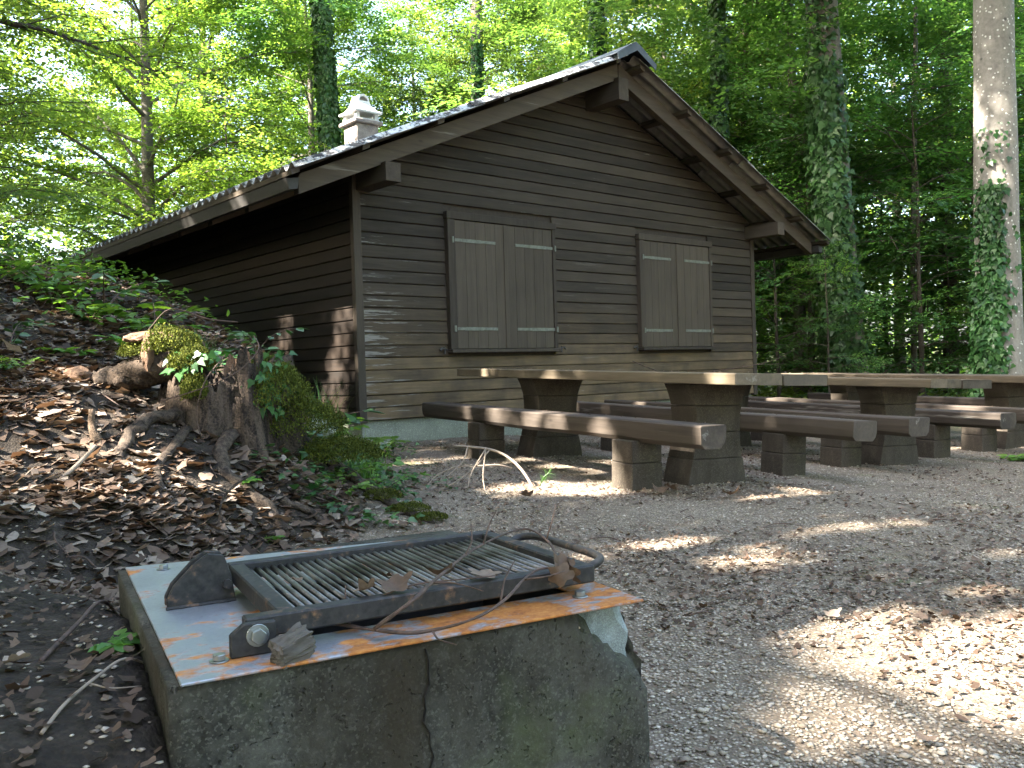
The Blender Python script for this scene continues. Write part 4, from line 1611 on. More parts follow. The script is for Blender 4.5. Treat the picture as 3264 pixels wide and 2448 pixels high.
trunk_tree('thin_forest_tree', 'thin grey trunk in the wood between the two thick trunks', 8.4, 18.5, .065, 11, (.25, 0), 'bark_grey', -3.5, .7, HIGH[1], 3.1, seed=9, flare=1.1)

# ---- understorey saplings and bushes
SP = [  # off-frame ones around the viewer are unseen, added to cut skylight
    (5.2, 17.2, .2, 1.0, SAP2, 'dark bushy sapling just right of the hut corner'),
    (4.6, 19.8, 2.0, 1.15, SAP1, 'taller sapling behind the hut corner'),
    (7.7, 16.6, 1.2, 1.05, SAP1, 'layered sapling growing right of the ivy-clad trunk'),
    (9.2, 17.5, 4.4, 1.2, SAP1, 'leafy sapling filling the middle between the thick trunks'),
    (8.6, 15.4, 3.3, .62, SAP2, 'low dark bush between the thick trunks, near the tables'),
    (10.6, 16.2, .7, 1.1, SAP2, 'dark bush behind the frame-edge trunk'),
    (7.0, 20.5, 5.2, 1.3, SAP2, 'dark sapling farther back behind the ivy-clad trunk'),
    (11.8, 19.0, 1.9, 1.3, SAP1, 'tall sapling in the shade at the right edge'),
    (6.3, 23.5, 2.9, 1.5, SAP1, 'big sapling in the depth of the wood right of the hut'),
    (10.0, 23.5, .1, 1.6, SAP2, 'broad dark bush deep in the wood'),
    (13.8, 21.5, 3.9, 1.5, SAP2, 'broad dark bush at the far right of the wood'),
    (-6.4, 20.5, 1.0, 1.2, SAP1, 'sunlit sapling behind the roof left of the chimney'),
    (-9.0, 15.6, 2.7, 1.0, SAP1, 'sapling on the bank above the far end of the eaves'),
    (-7.2, 12.2, 5.0, .75, SAP1, 'young sapling at the left edge where bank and eaves meet'),
    (-11.5, 17.5, .5, 1.4, SAP2, 'dark sapling on the slope behind the left bank'),
    (-10.2, 9.6, 1.5, 1.25, SAP2, 'dark sapling on the bank just outside the left edge'),
    (8.0, 22.0, .9, 1.5, SAP2, 'tall dark sapling behind the thin grey trunk'),
    (6.2, 18.4, 4.9, 1.1, SAP1, 'sapling directly behind the ivy-clad trunk'),
    (9.6, 19.6, 3.7, 1.35, SAP2, 'dark sapling beside the thin grey trunk'),
    (11.0, 18.0, 5.9, 1.2, SAP2, 'dark sapling left of the frame-edge trunk'),
    (5.0, 22.0, .6, 1.6, SAP2, 'broad dark sapling behind the hut corner, farther back'),
    (12.4, 23.0, 1.4, 1.8, SAP1, 'tall broad sapling far back at the right'),
    (-8.8, 2.6, 2.2, 1.25, SAP2, 'unseen dark sapling added for shade left of the viewer, lowest on the bank'),
    (-8.9, 7.6, 5.2, 1.05, SAP2, 'unseen dark sapling added for shade between the near beech and the viewer'),
    (-8.2, -.8, .9, 1.3, SAP2, 'unseen dark sapling added for shade left behind the viewer'),
    (-6.0, -3.4, 3.9, 1.2, SAP2, 'unseen dark bush added for shade behind the viewer on the left'),
    (-9.8, 5.4, 3.5, 1.35, SAP1, 'unseen sapling up the bank, left of the viewer'),
    (-10.8, 11.0, .5, 1.5, SAP2, 'unseen dense dark sapling up the slope beyond the left edge'),
    (-12.0, 14.0, 4.5, 1.5, SAP1, 'unseen sapling high on the slope beyond the left edge'),
    (5.6, 15.6, 2.5, .5, SAP1, 'knee-high bush in the gap between hut and ivy trunk'),
    (-4.2, 20.9, 4.0, 1.0, SAP1, 'sapling close behind the roof by the chimney'),
    (0.8, 20.8, 1.9, 1.15, SAP1, 'sapling rising close behind the middle of the roof'),
    (2.6, 18.9, 3.2, 1.3, SAP1, 'sapling leaning over the right roof slope'),
    (12.6, 16.6, 2.2, 1.2, SAP1, 'sapling outside the right edge behind the bare trunk'),
]
for x, y, rz_, sc, (wd, cr), lb in SP:
    place('sapling', lb, 'sapling', x, y, rz_, sc, wd, cr, M['bark_dark'], 'saplings of the understorey', leafmat=('leaf_dark' if x > 4 else None))  # saplings on the right also get shade through the darker leaf colour

# ---- unseen canopy trees added beside and behind the viewer to shade the yard
CT = [(-13.0, -2.5, 9.0, 31), (-7.0, -5.0, 10.0, 32), (-9.5, 2.2, 10.5, 33), (-13.5, 6.0, 10.0, 34), (-3.6, -3.2, 11.0, 35), (-5.2, 1.2, 12.5, 36), (-17.0, 1.5, 10.5, 37), (-10.5, 8.5, 10.5, 38), (6.6, 9.6, 11.0, 39), (-8.3, -1.6, 10.5, 42), (-6.2, -1.2, 13.5, 43), (-3.4, -6.5, 10.5, 44), (-6.0, 5.2, 17.5, 40), (-6.9, 10.2, 18.0, 41)]
CTL = ['tree left behind the viewer, farthest back', 'tree behind the viewer, shading the lower right gravel', 'tree left of the viewer, shading the grill', 'tree far left on the bank top', 'tree close behind the viewer', 'tall tree close beside the viewer, shading the yard', 'outermost tree to the left on the hillside', 'tree left of the bank, shading the hut wall', 'tree right of the benches, outside the frame', 'tree left behind the viewer, nearest the bank', 'tall tree just left of the viewer', 'tree straight behind the viewer', 'very tall tree left of the yard, shading the right-hand trunks', 'very tall tree on the bank behind the near beech']
for k, (x, y, zc, sd) in enumerate(CT):
    rng = np.random.default_rng(sd)
    n = 21000
    u_ = unit(rng.normal(0, 1, (n, 3))) * (rng.uniform(0, 1, (n, 1)) ** .42)
    P = np.array([x, y, zc]) + u_ * np.array([4.3, 4.3, 3.1])
    clump = vnoise(P[:, 0] * .9 + 40, P[:, 1] * .9 + P[:, 2] * .7 + 40, 21)
    keep = clump > .16
    P = P[keep]
    n = len(P)
    A = [P, unit(rng.normal(0, 1, (n, 3))) * np.array([1, 1, .4]), np.array([0, 0, 1.0]) + rng.normal(0, .45, (n, 3)), .20 * rng.uniform(.7, 1.2, n), rng.uniform(0, 1, n)]
    A = carve(A)
    z0 = gz(x, y)
    A[0] = A[0] - np.array([x, y, z0])
    t = empty('shade_tree', (x, y, z0), 0, CTL[k], 'tree', 'unseen canopy trees added for shade')
    tm = MB()
    tm.tube(wobble_path((0, 0, -.3), (0, 0, zc - z0 + 2), 8, .06, rng), [.22 * (1 - .085 * i) for i in range(9)], 10)
    for q in range(9):
        az = q * 2.4
        hh = zc - z0 - 2.2 + .5 * q
        tm.tube([(0, 0, hh), (1.6 * math.cos(az), 1.6 * math.sin(az), hh + .8), (3.3 * math.cos(az), 3.3 * math.sin(az), hh + 1.2)], [.08, .05, .02], 5, False)
    tm.build('trunk', M['bark_grey'], t, 0, True)
    link('crown', crown_mesh(A, M['leaf_dark'], False), None, t)

# ---- the far wood that reads as one mass
rng = np.random.default_rng(77)
n = 150000
ang = np.where(rng.uniform(0, 1, n) < .55, rng.uniform(R(-62), R(62), n), rng.uniform(R(62), R(298), n))
rad = rng.uniform(44, 75, n)
hgt = rng.uniform(0, 1, n) ** .9 * (13 + 9 * vnoise(ang * 9 + 20, rad * .1, 6))
P = np.stack([np.sin(ang) * rad, np.cos(ang) * rad, hgt - .5], -1)
keep = vnoise(ang * 30 + 50, hgt * .6 + 9, 8) > .25
P = P[keep]
n = len(P)
A = [P, rng.normal(0, 1, (n, 3)) * np.array([1, 1, .4]), np.array([0, -.5, 1.0]) + rng.normal(0, .5, (n, 3)), .50 * rng.uniform(.6, 1.3, n), np.clip(rng.normal(.65, .25, n), 0, 1)]
fw = link('far_forest', leaf_mesh('far_forest', A[0], A[1], A[2], A[3], M['leaf_beech'], A[4], LEAF4, F4))
tag(fw, 'mass of distant green woodland behind the trees', 'forest', kind='stuff')

# ================================================================== STUMP ON THE BANK
SX, SY = -1.66, 5.12
SZ = .36
stump = empty('tree_stump', (SX, SY, SZ), 0, 'old broken tree stump on the bank, mossy, with roots spreading downhill', 'stump')


def stump_body():
    na_, nz_ = 150, 50
    V = np.zeros((nz_, na_, 3))
    lobes = [(-2.75, .20), (-2.15, .17), (-1.5, .13), (-.9, .12), (.4, .08), (1.3, .1), (2.3, .18), (3.05, .16)]
    for j in range(na_):
        a = 2 * math.pi * j / na_ - math.pi
        d = Vector((math.cos(a), math.sin(a), 0))
        top = .50 + .14 * mnoise.noise(d * 1.7 + Vector((3, 1, 0))) + .10 * mnoise.noise(d * 5) + .07 * mnoise.noise(d * 13)
        # tall splinters on the right, a low broken lip at the front left
        top += .10 * math.exp(-((a + .55) / .35) ** 2) + .08 * math.exp(-((a - .2) / .25) ** 2) - .16 * math.exp(-((a + 1.45) / .35) ** 2)
        if abs(mnoise.noise(d * 9)) > .33:
            top += .05
        for i in range(nz_):
            t = i / (nz_ - 1)
            z_ = -.30 + (top + .30) * t
            fl = math.exp(-max(0, z_ + .05) / .24)
            r_ = .39 + .02 * math.sin(3 * a) - .10 * t
            for la, lw in lobes:
                da = (a - la + math.pi) % (2 * math.pi) - math.pi
                r_ += fl * lw * 1.5 * math.exp(-(da / (.20 + .08 * (1 - fl))) ** 2) + (1 - fl) * .05 * math.exp(-(da / .3) ** 2)
            q = Vector((math.cos(a) * 2.2, math.sin(a) * 2.2, z_ * .9))
            r_ *= 1 + .10 * mnoise.noise(q) + .05 * mnoise.noise(Vector((q.x * 3.5, q.y * 3.5, q.z))) + .045 * mnoise.noise(Vector((q.x * 9, q.y * 9, q.z * 1.5))) + .03 * mnoise.noise(Vector((q.x * 22, q.y * 22, q.z * 5)))
            V[i, j] = (math.cos(a) * r_, math.sin(a) * r_ * .85, z_)
    # hollow: inner wall down to a rotten floor
    inner = V[-1].copy()
    inn = []
    for s, dz in ((.86, -.03), (.72, -.16), (.5, -.26), (.2, -.28)):
        k = inner.copy()
        k[:, :2] *= s
        k[:, 2] = inner[:, 2] * (1 if dz > -.1 else .0) + (dz if dz > -.1 else .42 + dz)
        inn.append(k)
    V = np.concatenate([V.reshape(-1, 3)] + inn)
    rows = nz_ + len(inn)
    id_ = np.arange(rows * na_).reshape(rows, na_)
    F = np.stack([id_[:-1], np.roll(id_, -1, 1)[:-1], np.roll(id_, -1, 1)[1:], id_[1:]], -1).reshape(-1, 4)
    return V, F


sv, sf = stump_body()
link('stump_body', mesh_np('stump_body', sv, sf, M['stump'], True), None, stump)


def to_local(p):
    return Vector((p[0] - SX, p[1] - SY, p[2] - SZ))


def root_path(pts, lift=.02):
    """surface root following the ground through world points (x, y[, dz])"""
    w = smooth_path([(p[0], p[1], 0) for p in pts], 9)
    dz = np.interp(np.linspace(0, len(pts) - 1, len(w)), range(len(pts)), [(p[2] if len(p) > 2 else lift) for p in pts])
    return [to_local((q.x + .010 * math.sin(i * .8 + pts[0][0] * 40), q.y + .008 * math.cos(i * .7), gz(q.x, q.y) + dz[i] - .012)) for i, q in enumerate(w)]


def lumpy_tube(pts, r0, r1, seed, sides=14, flat=.8):
    n = len(pts)
    vs, fs = tube(pts, [r0 + (r1 - r0) * i / (n - 1) for i in range(n)], sides)
    out = []
    for i, v in enumerate(vs):
        k = min(i // sides, n - 1)
        c = pts[k]
        q = v * 9 + Vector((seed, 0, 0))
        f = 1 + .20 * mnoise.noise(q * .5) + .22 * mnoise.noise(q * 1.7) + .24 * mnoise.noise(q * 4.5) + .12 * mnoise.noise(q * 11)
        d = (v - c) * f
        out.append(c + Vector((d.x * 1.1, d.y * 1.1, d.z * flat)))
    return out, fs


ROOTS = [
    ([(-1.80, 4.86, .08), (-1.90, 4.62, .035), (-1.92, 4.42, .02), (-1.86, 4.15, .01), (-1.72, 3.90, -.02)], .085, .035, 'root'),
    ([(-1.66, 4.80, .12), (-1.70, 4.45, .04), (-1.62, 4.25, .03), (-1.51, 4.22, .02), (-1.38, 4.20, -.02)], .075, .030, 'root'),
    ([(-1.55, 4.82, .05), (-1.50, 4.52, .015), (-1.36, 4.43, .015), (-1.20, 4.36, .02), (-1.05, 4.22, .02), (-.92, 4.15, .0), (-.78, 4.08, -.02)], .070, .022, 'root'),
    ([(-1.45, 4.95, .12), (-1.34, 5.05, .05), (-1.20, 5.15, .03), (-1.05, 5.12, .01), (-.9, 5.02, -.02)], .075, .025, 'root'),
    ([(-1.36, 5.2, .10), (-1.18, 5.5, .06), (-.95, 5.45, .05), (-.75, 5.25, .04), (-.55, 5.0, .02), (-.40, 4.82, -.01)], .090, .030, 'root'),
    ([(-1.75, 4.75, .02), (-1.68, 4.12, .02), (-1.5, 3.98, .02), (-1.28, 3.95, .02), (-1.02, 3.8, -.01)], .045, .016, 'root'),
    ([(-1.2, 4.5, .03), (-1.05, 4.55, .03), (-.9, 4.52, .02), (-.7, 4.42, -.01)], .04, .018, 'root'),
]
for k, (pts, r0_, r1_, mt) in enumerate(ROOTS):
    if k in (1, 3):
        continue
    rp = root_path(pts)
    v_, f_ = lumpy_tube(rp, r0_ * .55, r1_ * .6, k * 3.7, 14, .8)
    MB().add(v_, f_).build('root', M[mt], stump, 0, True)
# the upright, barkless broken root at the left
rp = [to_local(p) for p in [(-2.06, 4.33, .70), (-2.05, 4.31, .60), (-1.99, 4.26, .52), (-1.93, 4.17, .43), (-1.86, 4.05, .36), (-1.76, 3.93, .26)]]
v_, f_ = lumpy_tube([Vector(q) for q in smooth_path(rp, 6)], .012, .046, 55)
o = MB().add(v_, f_).build('root', M['root_pale'], stump, 0, True)
o['label'] = 'pale upright broken root with orange tip'
# mossy stub in place of the hollow's dark shadow, with a rotten pale end
lp = [to_local(p) for p in [(-1.74, 5.02, .93), (-1.92, 5.0, .92), (-2.12, 5.02, .87), (-2.34, 5.10, .83), (-2.55, 5.2, .82)]]
v_, f_ = lumpy_tube(smooth_path(lp, 12), .14, .085, 21, 26, .75)
MB().add(v_, f_).build('hollow_shade_stub', M['stump'], stump, 0, True)
for (px_, py_, pz_, sx_, sy_, sz_, sd) in ((-2.46, 5.0, .86, .09, .06, .06, 3), (-2.0, 4.95, 1.07, .15, .09, .035, 4), (-1.99, 4.85, .98, .03, .03, .09, 5)):
    bm = bmesh.new()
    bmesh.ops.create_icosphere(bm, subdivisions=3, radius=1)
    for vv_ in bm.verts:
        q = vv_.co.copy()
        vv_.co = Vector((q.x * sx_, q.y * sy_, q.z * sz_)) * (1 + .35 * mnoise.noise(q * 1.8 + Vector((sd, 0, 0))) + .15 * mnoise.noise(q * 5))
    me = bpy.data.meshes.new('rotten_piece')
    bm.to_mesh(me)
    bm.free()
    o = link('rotten_piece', me, M['rotten'], stump)
    o.location = to_local((px_, py_, pz_))
# splinters: tall broken shards at the right of the hollow
rs = random.Random(5)
for (ax_, ay_, hz_, hh_) in ((.10, -.20, .42, .19), (.17, -.15, .42, .22), (.05, .08, .40, .20), (.24, -.05, .38, .18), (-.08, -.16, .40, .12)):
    m = MB()
    w_ = rs.uniform(.035, .055)
    m.add([(ax_ - w_, ay_, hz_ - .2), (ax_ + w_, ay_ + .02, hz_ - .2), (ax_ + w_ * .8, ay_ + .05, hz_ - .2), (ax_ - w_, ay_ + .04, hz_ - .2),
           (ax_ - w_ * .7, ay_, hz_ + hh_ * .6), (ax_ + w_ * .4, ay_ + .015, hz_ + hh_ * .85), (ax_ + w_ * .35, ay_ + .03, hz_ + hh_ * .8), (ax_ - w_ * .6, ay_ + .025, hz_ + hh_ * .65), (ax_ - w_ * .15, ay_ + .015, hz_ + hh_)],
          [(0, 1, 5, 8, 4), (1, 2, 6, 5), (2, 3, 7, 8, 6), (3, 0, 4, 7), (4, 8, 7), (5, 6, 8), (3, 2, 1, 0)])
    m.build('splinter', M['rotten'], stump)


def moss_patch(name, pts, parent, n, size, rng, spread):
    """thick cushions of tiny upright moss leaves around points (local)"""
    P = []
    for (x, y, z_, rx_, ry_, rz_) in pts:
        q = unit(rng.normal(0, 1, (n, 3)))
        q[:, 2] = np.abs(q[:, 2]) * .9 + rng.normal(0, .1, n)
        P.append(np.array([x, y, z_]) + q * np.array([rx_, ry_, rz_]) * rng.uniform(.88, 1.05, (n, 1)) * (1 + .25 * (vnoise(q[:, 0] * 4 + x * 9 + 30, q[:, 1] * 4 + q[:, 2] * 3 + 30, 31)[:, None] - .5)))
    P = np.concatenate(P)
    m = len(P)
    D = np.array([0, -.25, .8]) + rng.normal(0, .5, (m, 3))
    N = rng.normal(0, 1, (m, 3))
    return link(name, leaf_mesh(name, P, D, N, size * rng.uniform(.6, 1.4, m), M['moss'], np.clip(rng.normal(.5, .25, m), 0, 1), LEAF4, F4), None, parent)


rng = np.random.default_rng(91)
L_ = lambda x, y, z_: tuple(to_local((x, y, z_)))
moss_patch('moss', [(*L_(-1.90, 4.94, .99), .17, .15, .13), (*L_(-1.76, 4.86, .90), .12, .10, .12), (*L_(-1.72, 4.80, .74), .07, .07, .12), (*L_(-2.05, 5.0, .98), .16, .13, .07)], stump, 6000, .0115, rng, .1)
moss_patch('moss', [(*L_(-1.36, 5.05, .68), .20, .20, .22), (*L_(-1.25, 5.2, .50), .25, .22, .20), (*L_(-1.06, 5.3, .33), .24, .22, .13), (*L_(-1.42, 5.2, .83), .14, .12, .12)], stump, 8000, .0125, rng, .1)
moss_patch('moss', [(*L_(-.80, 5.28, gz(-.8, 5.28) + .03), .12, .10, .05), (*L_(-.62, 5.08, gz(-.62, 5.08) + .03), .12, .09, .04), (*L_(-.48, 4.92, gz(-.48, 4.92) + .015), .10, .07, .035)], stump, 3000, .009, rng, .1)

# ================================================================== PLANTS
def plant_mesh(name, rng, n, h, leaf, mat, shape=LEAF6, faces=F6, lean=.5, droop=.3):
    """several arching stems carrying leaves; returns (stem mesh, leaf mesh)"""
    st = MB()
    P, D, N, S = [], [], [], []
    for k in range(n):
        az = rng.uniform(0, 2 * math.pi)
        ln = h * rng.uniform(.55, 1.1)
        d = np.array([math.cos(az) * lean, math.sin(az) * lean, 1.0])
        d /= np.linalg.norm(d)
        pts = [np.array([0, 0, -.02])]
        for s in range(5):
            pts.append(pts[-1] + d * ln / 5)
            d = d + np.array([math.cos(az) * droop * .3, math.sin(az) * droop * .3, -droop * .25])
            d /= np.linalg.norm(d)
        st.tube(pts, [.004, .0035, .003, .0025, .002, .0015], 4, False)
        for s in range(1, 6):
            for sg in (-1, 1):
                a2 = az + sg * rng.uniform(.7, 1.3)
                P.append(pts[s])
                D.append([math.cos(a2), math.sin(a2), rng.normal(-.05, .2)])
                N.append([rng.normal(0, .3), rng.normal(0, .3), 1])
                S.append(leaf * rng.uniform(.6, 1.15) * (.6 + .4 * s / 5))
        P.append(pts[-1])
        D.append([math.cos(az), math.sin(az), -.1])
        N.append([0, 0, 1])
        S.append(leaf)
    P, D, N, S = (np.array(q, float) for q in (P, D, N, S))
    return st.mesh('stem'), leaf_mesh('leaves', P, D, N, S, M[mat], np.clip(rng.normal(.55, .22, len(P)), 0, 1), shape, faces)


def put_plant(label, x, y, meshes, sc=1.0, rz_=0.0, z=None, name='plant', cat='plant', group='leafy plants on the bank'):
    o = empty(name, (x, y, gz(x, y) if z is None else z), rz_, label, cat, group)
    o.scale = (sc,) * 3
    link('stem', meshes[0], M['twig'], o)
    link('leaves', meshes[1], None, o)
    return o


rng = np.random.default_rng(101)
PLA = plant_mesh('a', rng, 5, .30, .10, 'plant', LOBE, FLOBE, .55, .5)
PLB = plant_mesh('b', rng, 7, .26, .065, 'plant', LEAF6, F6, .7, .6)
PLC = plant_mesh('c', rng, 4, .34, .085, 'ivy', LEAF6, F6, .5, .7)
PLD = plant_mesh('d', rng, 6, .14, .075, 'plant', LEAF6, F6, 1.1, .6)
PL = [
    ('broad-leaved seedling on the crest against the dark wall', -2.62, 6.55, PLA, 1.6, .3, None),
    ('seedling with lobed leaves at the left of the bank crest', -3.05, 6.45, PLA, 1.0, 2.0, None),
    ('green plant at the far left below the low eaves', -3.9, 7.4, PLA, 1.3, 1.0, None),
    ('dark glossy plant at the left edge of the bank', -3.0, 5.3, PLC, 1.2, 4.0, None),
    ('leafy plant rising behind the middle of the stump', -1.95, 5.55, PLC, 1.75, .8, None),
    ('small plant on the stump rim before the dark wall', -1.52, 5.30, PLC, .95, 2.4, .98),
    ('bright plant under the hut corner by the foundation', -1.22, 8.25, PLA, 1.25, 1.7, None),
    ('bright leafy plant on the slope right of the stump', -1.02, 6.05, PLB, 1.3, .5, None),
    ('low green plant at the foot of the mossy slope', -.86, 5.65, PLB, 1.2, 3.0, None),
    ('sprig with pointed leaves beside the long surface root', -.98, 5.02, PLB, .95, 5.0, None),
    ('small seedling among the roots before the stump', -1.40, 4.45, PLD, .75, 1.0, None),
    ('tiny green seedling on the dark root', -1.18, 4.10, PLD, .6, 2.0, None),
    ('small toothed-leaf plant beside the concrete block', -.796, 1.672, PLD, .55, .4, None),
    ('green tuft of leaves at the left edge by the litter', -2.45, 4.0, PLD, 1.0, 3.6, None),
    ('seedling on the litter slope left of the dark hollow', -2.75, 5.5, PLD, 1.2, 5.6, None),
    ('leafy plant between stump and hut corner', -1.45, 7.05, PLB, 1.5, 4.2, None),
    ('sunlit dandelion-like plant at the right edge by the farthest bench', 4.66, 8.42, PLD, 1.7, .2, None),
    ('second low plant at the right edge, nearer the frame', 4.95, 8.35, PLD, 1.4, 2.2, None),
    ('leafy sprig reaching out before the dark wall under the low eaves', -3.2, 7.0, PLC, 1.9, 1.1, None),
    ('broad-leaved plant on the crest at the left, below the eaves end', -3.55, 6.9, PLA, 1.6, 2.6, None),
    ('fern-like plant leaning over the right of the stump', -1.30, 5.45, PLC, 1.6, .2, None),
    ('leafy plant on the mossy slope below the arching grass', -1.12, 5.95, PLC, 1.0, 1.9, None),
    ('low plant between the moss and the long root', -1.05, 5.25, PLB, .9, 2.7, None),
    ('small plant on the foot of the slope toward the hut', -1.1, 6.75, PLB, 1.1, .9, None),
    ('seedling on the crest left of the stump', -2.35, 5.75, PLA, 1.4, 3.3, None),
    ('glossy plant sprouting from the hollow of the stump', -1.75, 5.2, PLC, 1.0, 5.5, .85),
    ('pair of broad leaves low on the litter slope', -2.75, 4.9, PLA, .6, 1.2, None),
    ('leafy sprig standing left of the low eaves end', -4.3, 7.9, PLC, 1.6, 2.9, None),
]
for lb, x, y, ms, sc, rz_, z_ in PL:
    put_plant(lb, x, y, ms, sc, rz_, z_)


def grass_mesh(rng, n, h, spread):
    P = np.stack([rng.normal(0, spread, n), rng.normal(0, spread, n), np.full(n, -.01)], -1)
    V, F, var = [], [], []
    for k in range(n):
        az = rng.uniform(0, 2 * math.pi)
        ln = h * rng.uniform(.5, 1.1)
        out = rng.uniform(.2, .8)
        w_ = .0035 * rng.uniform(.7, 1.3)
        sd = np.array([-math.sin(az), math.cos(az), 0]) * w_
        dirv = np.array([math.cos(az), math.sin(az), 0])
        b = len(V)
        for s in range(5):
            t = s / 4
            c = P[k] + dirv * out * ln * t * t + np.array([0, 0, ln * (t - .38 * out * t * t)])
            V += [c - sd * (1 - t * .95), c + sd * (1 - t * .95)]
        for s in range(4):
            F.append((b + 2 * s, b + 2 * s + 1, b + 2 * s + 3, b + 2 * s + 2))
        var += [rng.uniform(0, 1)] * 10
    return mesh_np('blades', np.array(V), np.array(F), M['grass'], var=np.array(var))


GR1 = grass_mesh(rng, 90, .34, .05)
GR2 = grass_mesh(rng, 140, .22, .09)
for lb, x, y, me, sc, z_ in [
        ('arching grass tuft on the stone beside the sunlit wall', -1.36, 6.30, GR1, 1.25, None),
        ('dark grass tuft on the crest behind the stump', -2.05, 5.85, GR1, 1.05, None),
        ('grass tuft at the foundation below the hut corner', -1.32, 7.6, GR2, 1.2, None),
        ('short grass on the mossy slope right of the stump', -1.05, 5.7, GR2, .9, None),
        ('grass tuft on the slope below the sunlit wall', -1.28, 6.7, GR2, 1.1, None)]:
    o = empty('grass_tuft', (x, y, gz(x, y) if z_ is None else z_), 0, lb, 'grass', 'grass tufts on the bank')
    o.scale = (sc,) * 3
    link('blades', me, None, o)
# stone under the grass tuft
bm = bmesh.new()
bmesh.ops.create_icosphere(bm, subdivisions=3, radius=1)
for v_ in bm.verts:
    q = v_.co.copy()
    v_.co = Vector((q.x * .13, q.y * .10, q.z * .075)) * (1 + .25 * mnoise.noise(q * 1.5) + .1 * mnoise.noise(q * 4))
me = bpy.data.meshes.new('field_stone')
bm.to_mesh(me)
bm.free()
o = link('field_stone', me, M['foundation'])
o.location = (-1.34, 6.12, gz(-1.34, 6.12) + .03)
tag(o, 'pale rounded stone below the arching grass tuft', 'stone')

# low ground plants covering the slope left of the eaves, and the forest floor
rng = np.random.default_rng(111)


def cover(name, label, n, xr, yr, cond, size, hgt, mat, shape=LEAF6, faces=F6):
    x = rng.uniform(*xr, n)
    y = rng.uniform(*yr, n)
    k = cond(x, y) > rng.uniform(0, 1, n)
    x, y = x[k], y[k]
    m = len(x)
    P = np.stack([x, y, ground_z(x, y) + rng.uniform(.01, hgt, m)], -1)
    D = np.stack([rng.normal(0, 1, m), rng.normal(0, 1, m), rng.normal(-.1, .25, m)], -1)
    N = np.array([0, 0, 1.0]) + rng.normal(0, .35, (m, 3))
    o = link(name, leaf_mesh(name, P, D, N, size * rng.uniform(.5, 1.2, m), M[mat], np.clip(rng.normal(.5, .25, m), 0, 1), shape, faces))
    tag(o, label, 'ground cover', kind='stuff')
    return o


cover('ground_cover', 'leafy ground cover along the bank crest below the eaves', 5200, (-7, -2.2), (5.2, 11),
      lambda x, y: bank_mask(x, y) * sstep(.30, .62, vnoise(x * 1.6, y * 1.6, 41)) * sstep(6.2, 7.6, y - x * .55 - 1.0), .075, .22, 'plant')
cover('ivy_cover', 'ivy trailing over the foot of the bank and the stump slope', 6500, (-1.9, -.3), (4.6, 8.9),
      lambda x, y: np.exp(-((foot_x(y) - x - .46) / .40) ** 2) * sstep(.30, .5, vnoise(x * 3.2, y * 2.2, 42)), .055, .10, 'ivy', IVY, FIVY)
cover('forest_floor_plants', 'green undergrowth on the forest floor behind the tables', 16000, (2.5, 16), (12.5, 26),
      lambda x, y: .35 + .65 * sstep(.35, .6, vnoise(x * .9, y * .9, 43)) * (1 - sstep(0, 1, (-(x - 3.9) * HU[0] - (y - 13.9) * HU[1]))), .12, .32, 'leaf_maple')
# ivy creeping over the stump itself
m = 900
az = rng.uniform(-2.2, .9, m)
P = np.stack([np.cos(az) * rng.uniform(.28, .42, m), np.sin(az) * rng.uniform(.26, .38, m), rng.uniform(.05, .62, m)], -1)
k = vnoise(az * 2.5 + 20, P[:, 2] * 5 + 9, 44) > .52
P, az = P[k], az[k]
m = len(P)
link('ivy', leaf_mesh('ivy', P, np.tile([0, -.2, -1.0], (m, 1)) + rng.normal(0, .5, (m, 3)), np.stack([np.cos(az), np.sin(az), np.full(m, .4)], -1) + rng.normal(0, .3, (m, 3)),
                      .055 * rng.uniform(.6, 1.2, m), M['ivy'], rng.uniform(.2, 1, m), IVY, FIVY), None, stump)
vine = MB()
for pts in ([(.10, -.28, .60), (.02, -.40, .45), (-.02, -.42, .25), (.05, -.42, .05)], [(.25, -.25, .70), (.30, -.35, .62), (.20, -.42, .50), (.02, -.45, .42), (-.2, -.44, .36)], [(-.35, -.2, .75), (-.2, -.25, .86), (0, -.25, .80), (.15, -.2, .78)]):
    vine.tube(smooth_path(pts, 5), .0035, 5)
vine.build('vine', M['twig'], stump)

# ================================================================== LITTER, GRAVEL
def curl_leaves(name, x, y, z, size, var, rng, flat=.35):
    """dead leaves with curled rims: 7-point outline around a sunken centre"""
    m = len(x)
    k = 9
    ang = np.linspace(0, 2 * math.pi, k, endpoint=False)[None] + rng.normal(0, .10, (m, k))
    rr = rng.uniform(.5, 1.0, (m, k)) * np.where(np.arange(k)[None] % 2 == 0, 1.0, .72)
    asp = rng.uniform(.5, .9, (m, 1))
    yaw = rng.uniform(0, 2 * math.pi, (m, 1))
    lx, ly = np.cos(ang) * rr, np.sin(ang) * rr * asp
    lz = flat * rng.uniform(-.3, 1.0, (m, 1)) * (lx ** 2) * .6 + flat * rng.uniform(-.2, 1, (m, 1)) * ly ** 2 + rng.normal(0, .05, (m, k))
    tx, ty = rng.normal(0, .28, (m, 1)), rng.normal(0, .28, (m, 1))
    X = np.cos(yaw) * lx - np.sin(yaw) * ly
    Y = np.sin(yaw) * lx + np.cos(yaw) * ly
    Z = lz + tx * X + ty * Y
    s = size[:, None]
    V = np.concatenate([np.stack([x[:, None] + X * s, y[:, None] + Y * s, z[:, None] + Z * s], -1), np.stack([x, y, z], -1)[:, None]], 1)
    base = np.arange(m)[:, None, None] * (k + 1)
    F = base + np.array([(k, i, (i + 1) % k) for i in range(k)])[None]
    return mesh_np(name, V.reshape(-1, 3), F.reshape(-1, 3), M['litter'], var=np.repeat(var, k + 1))


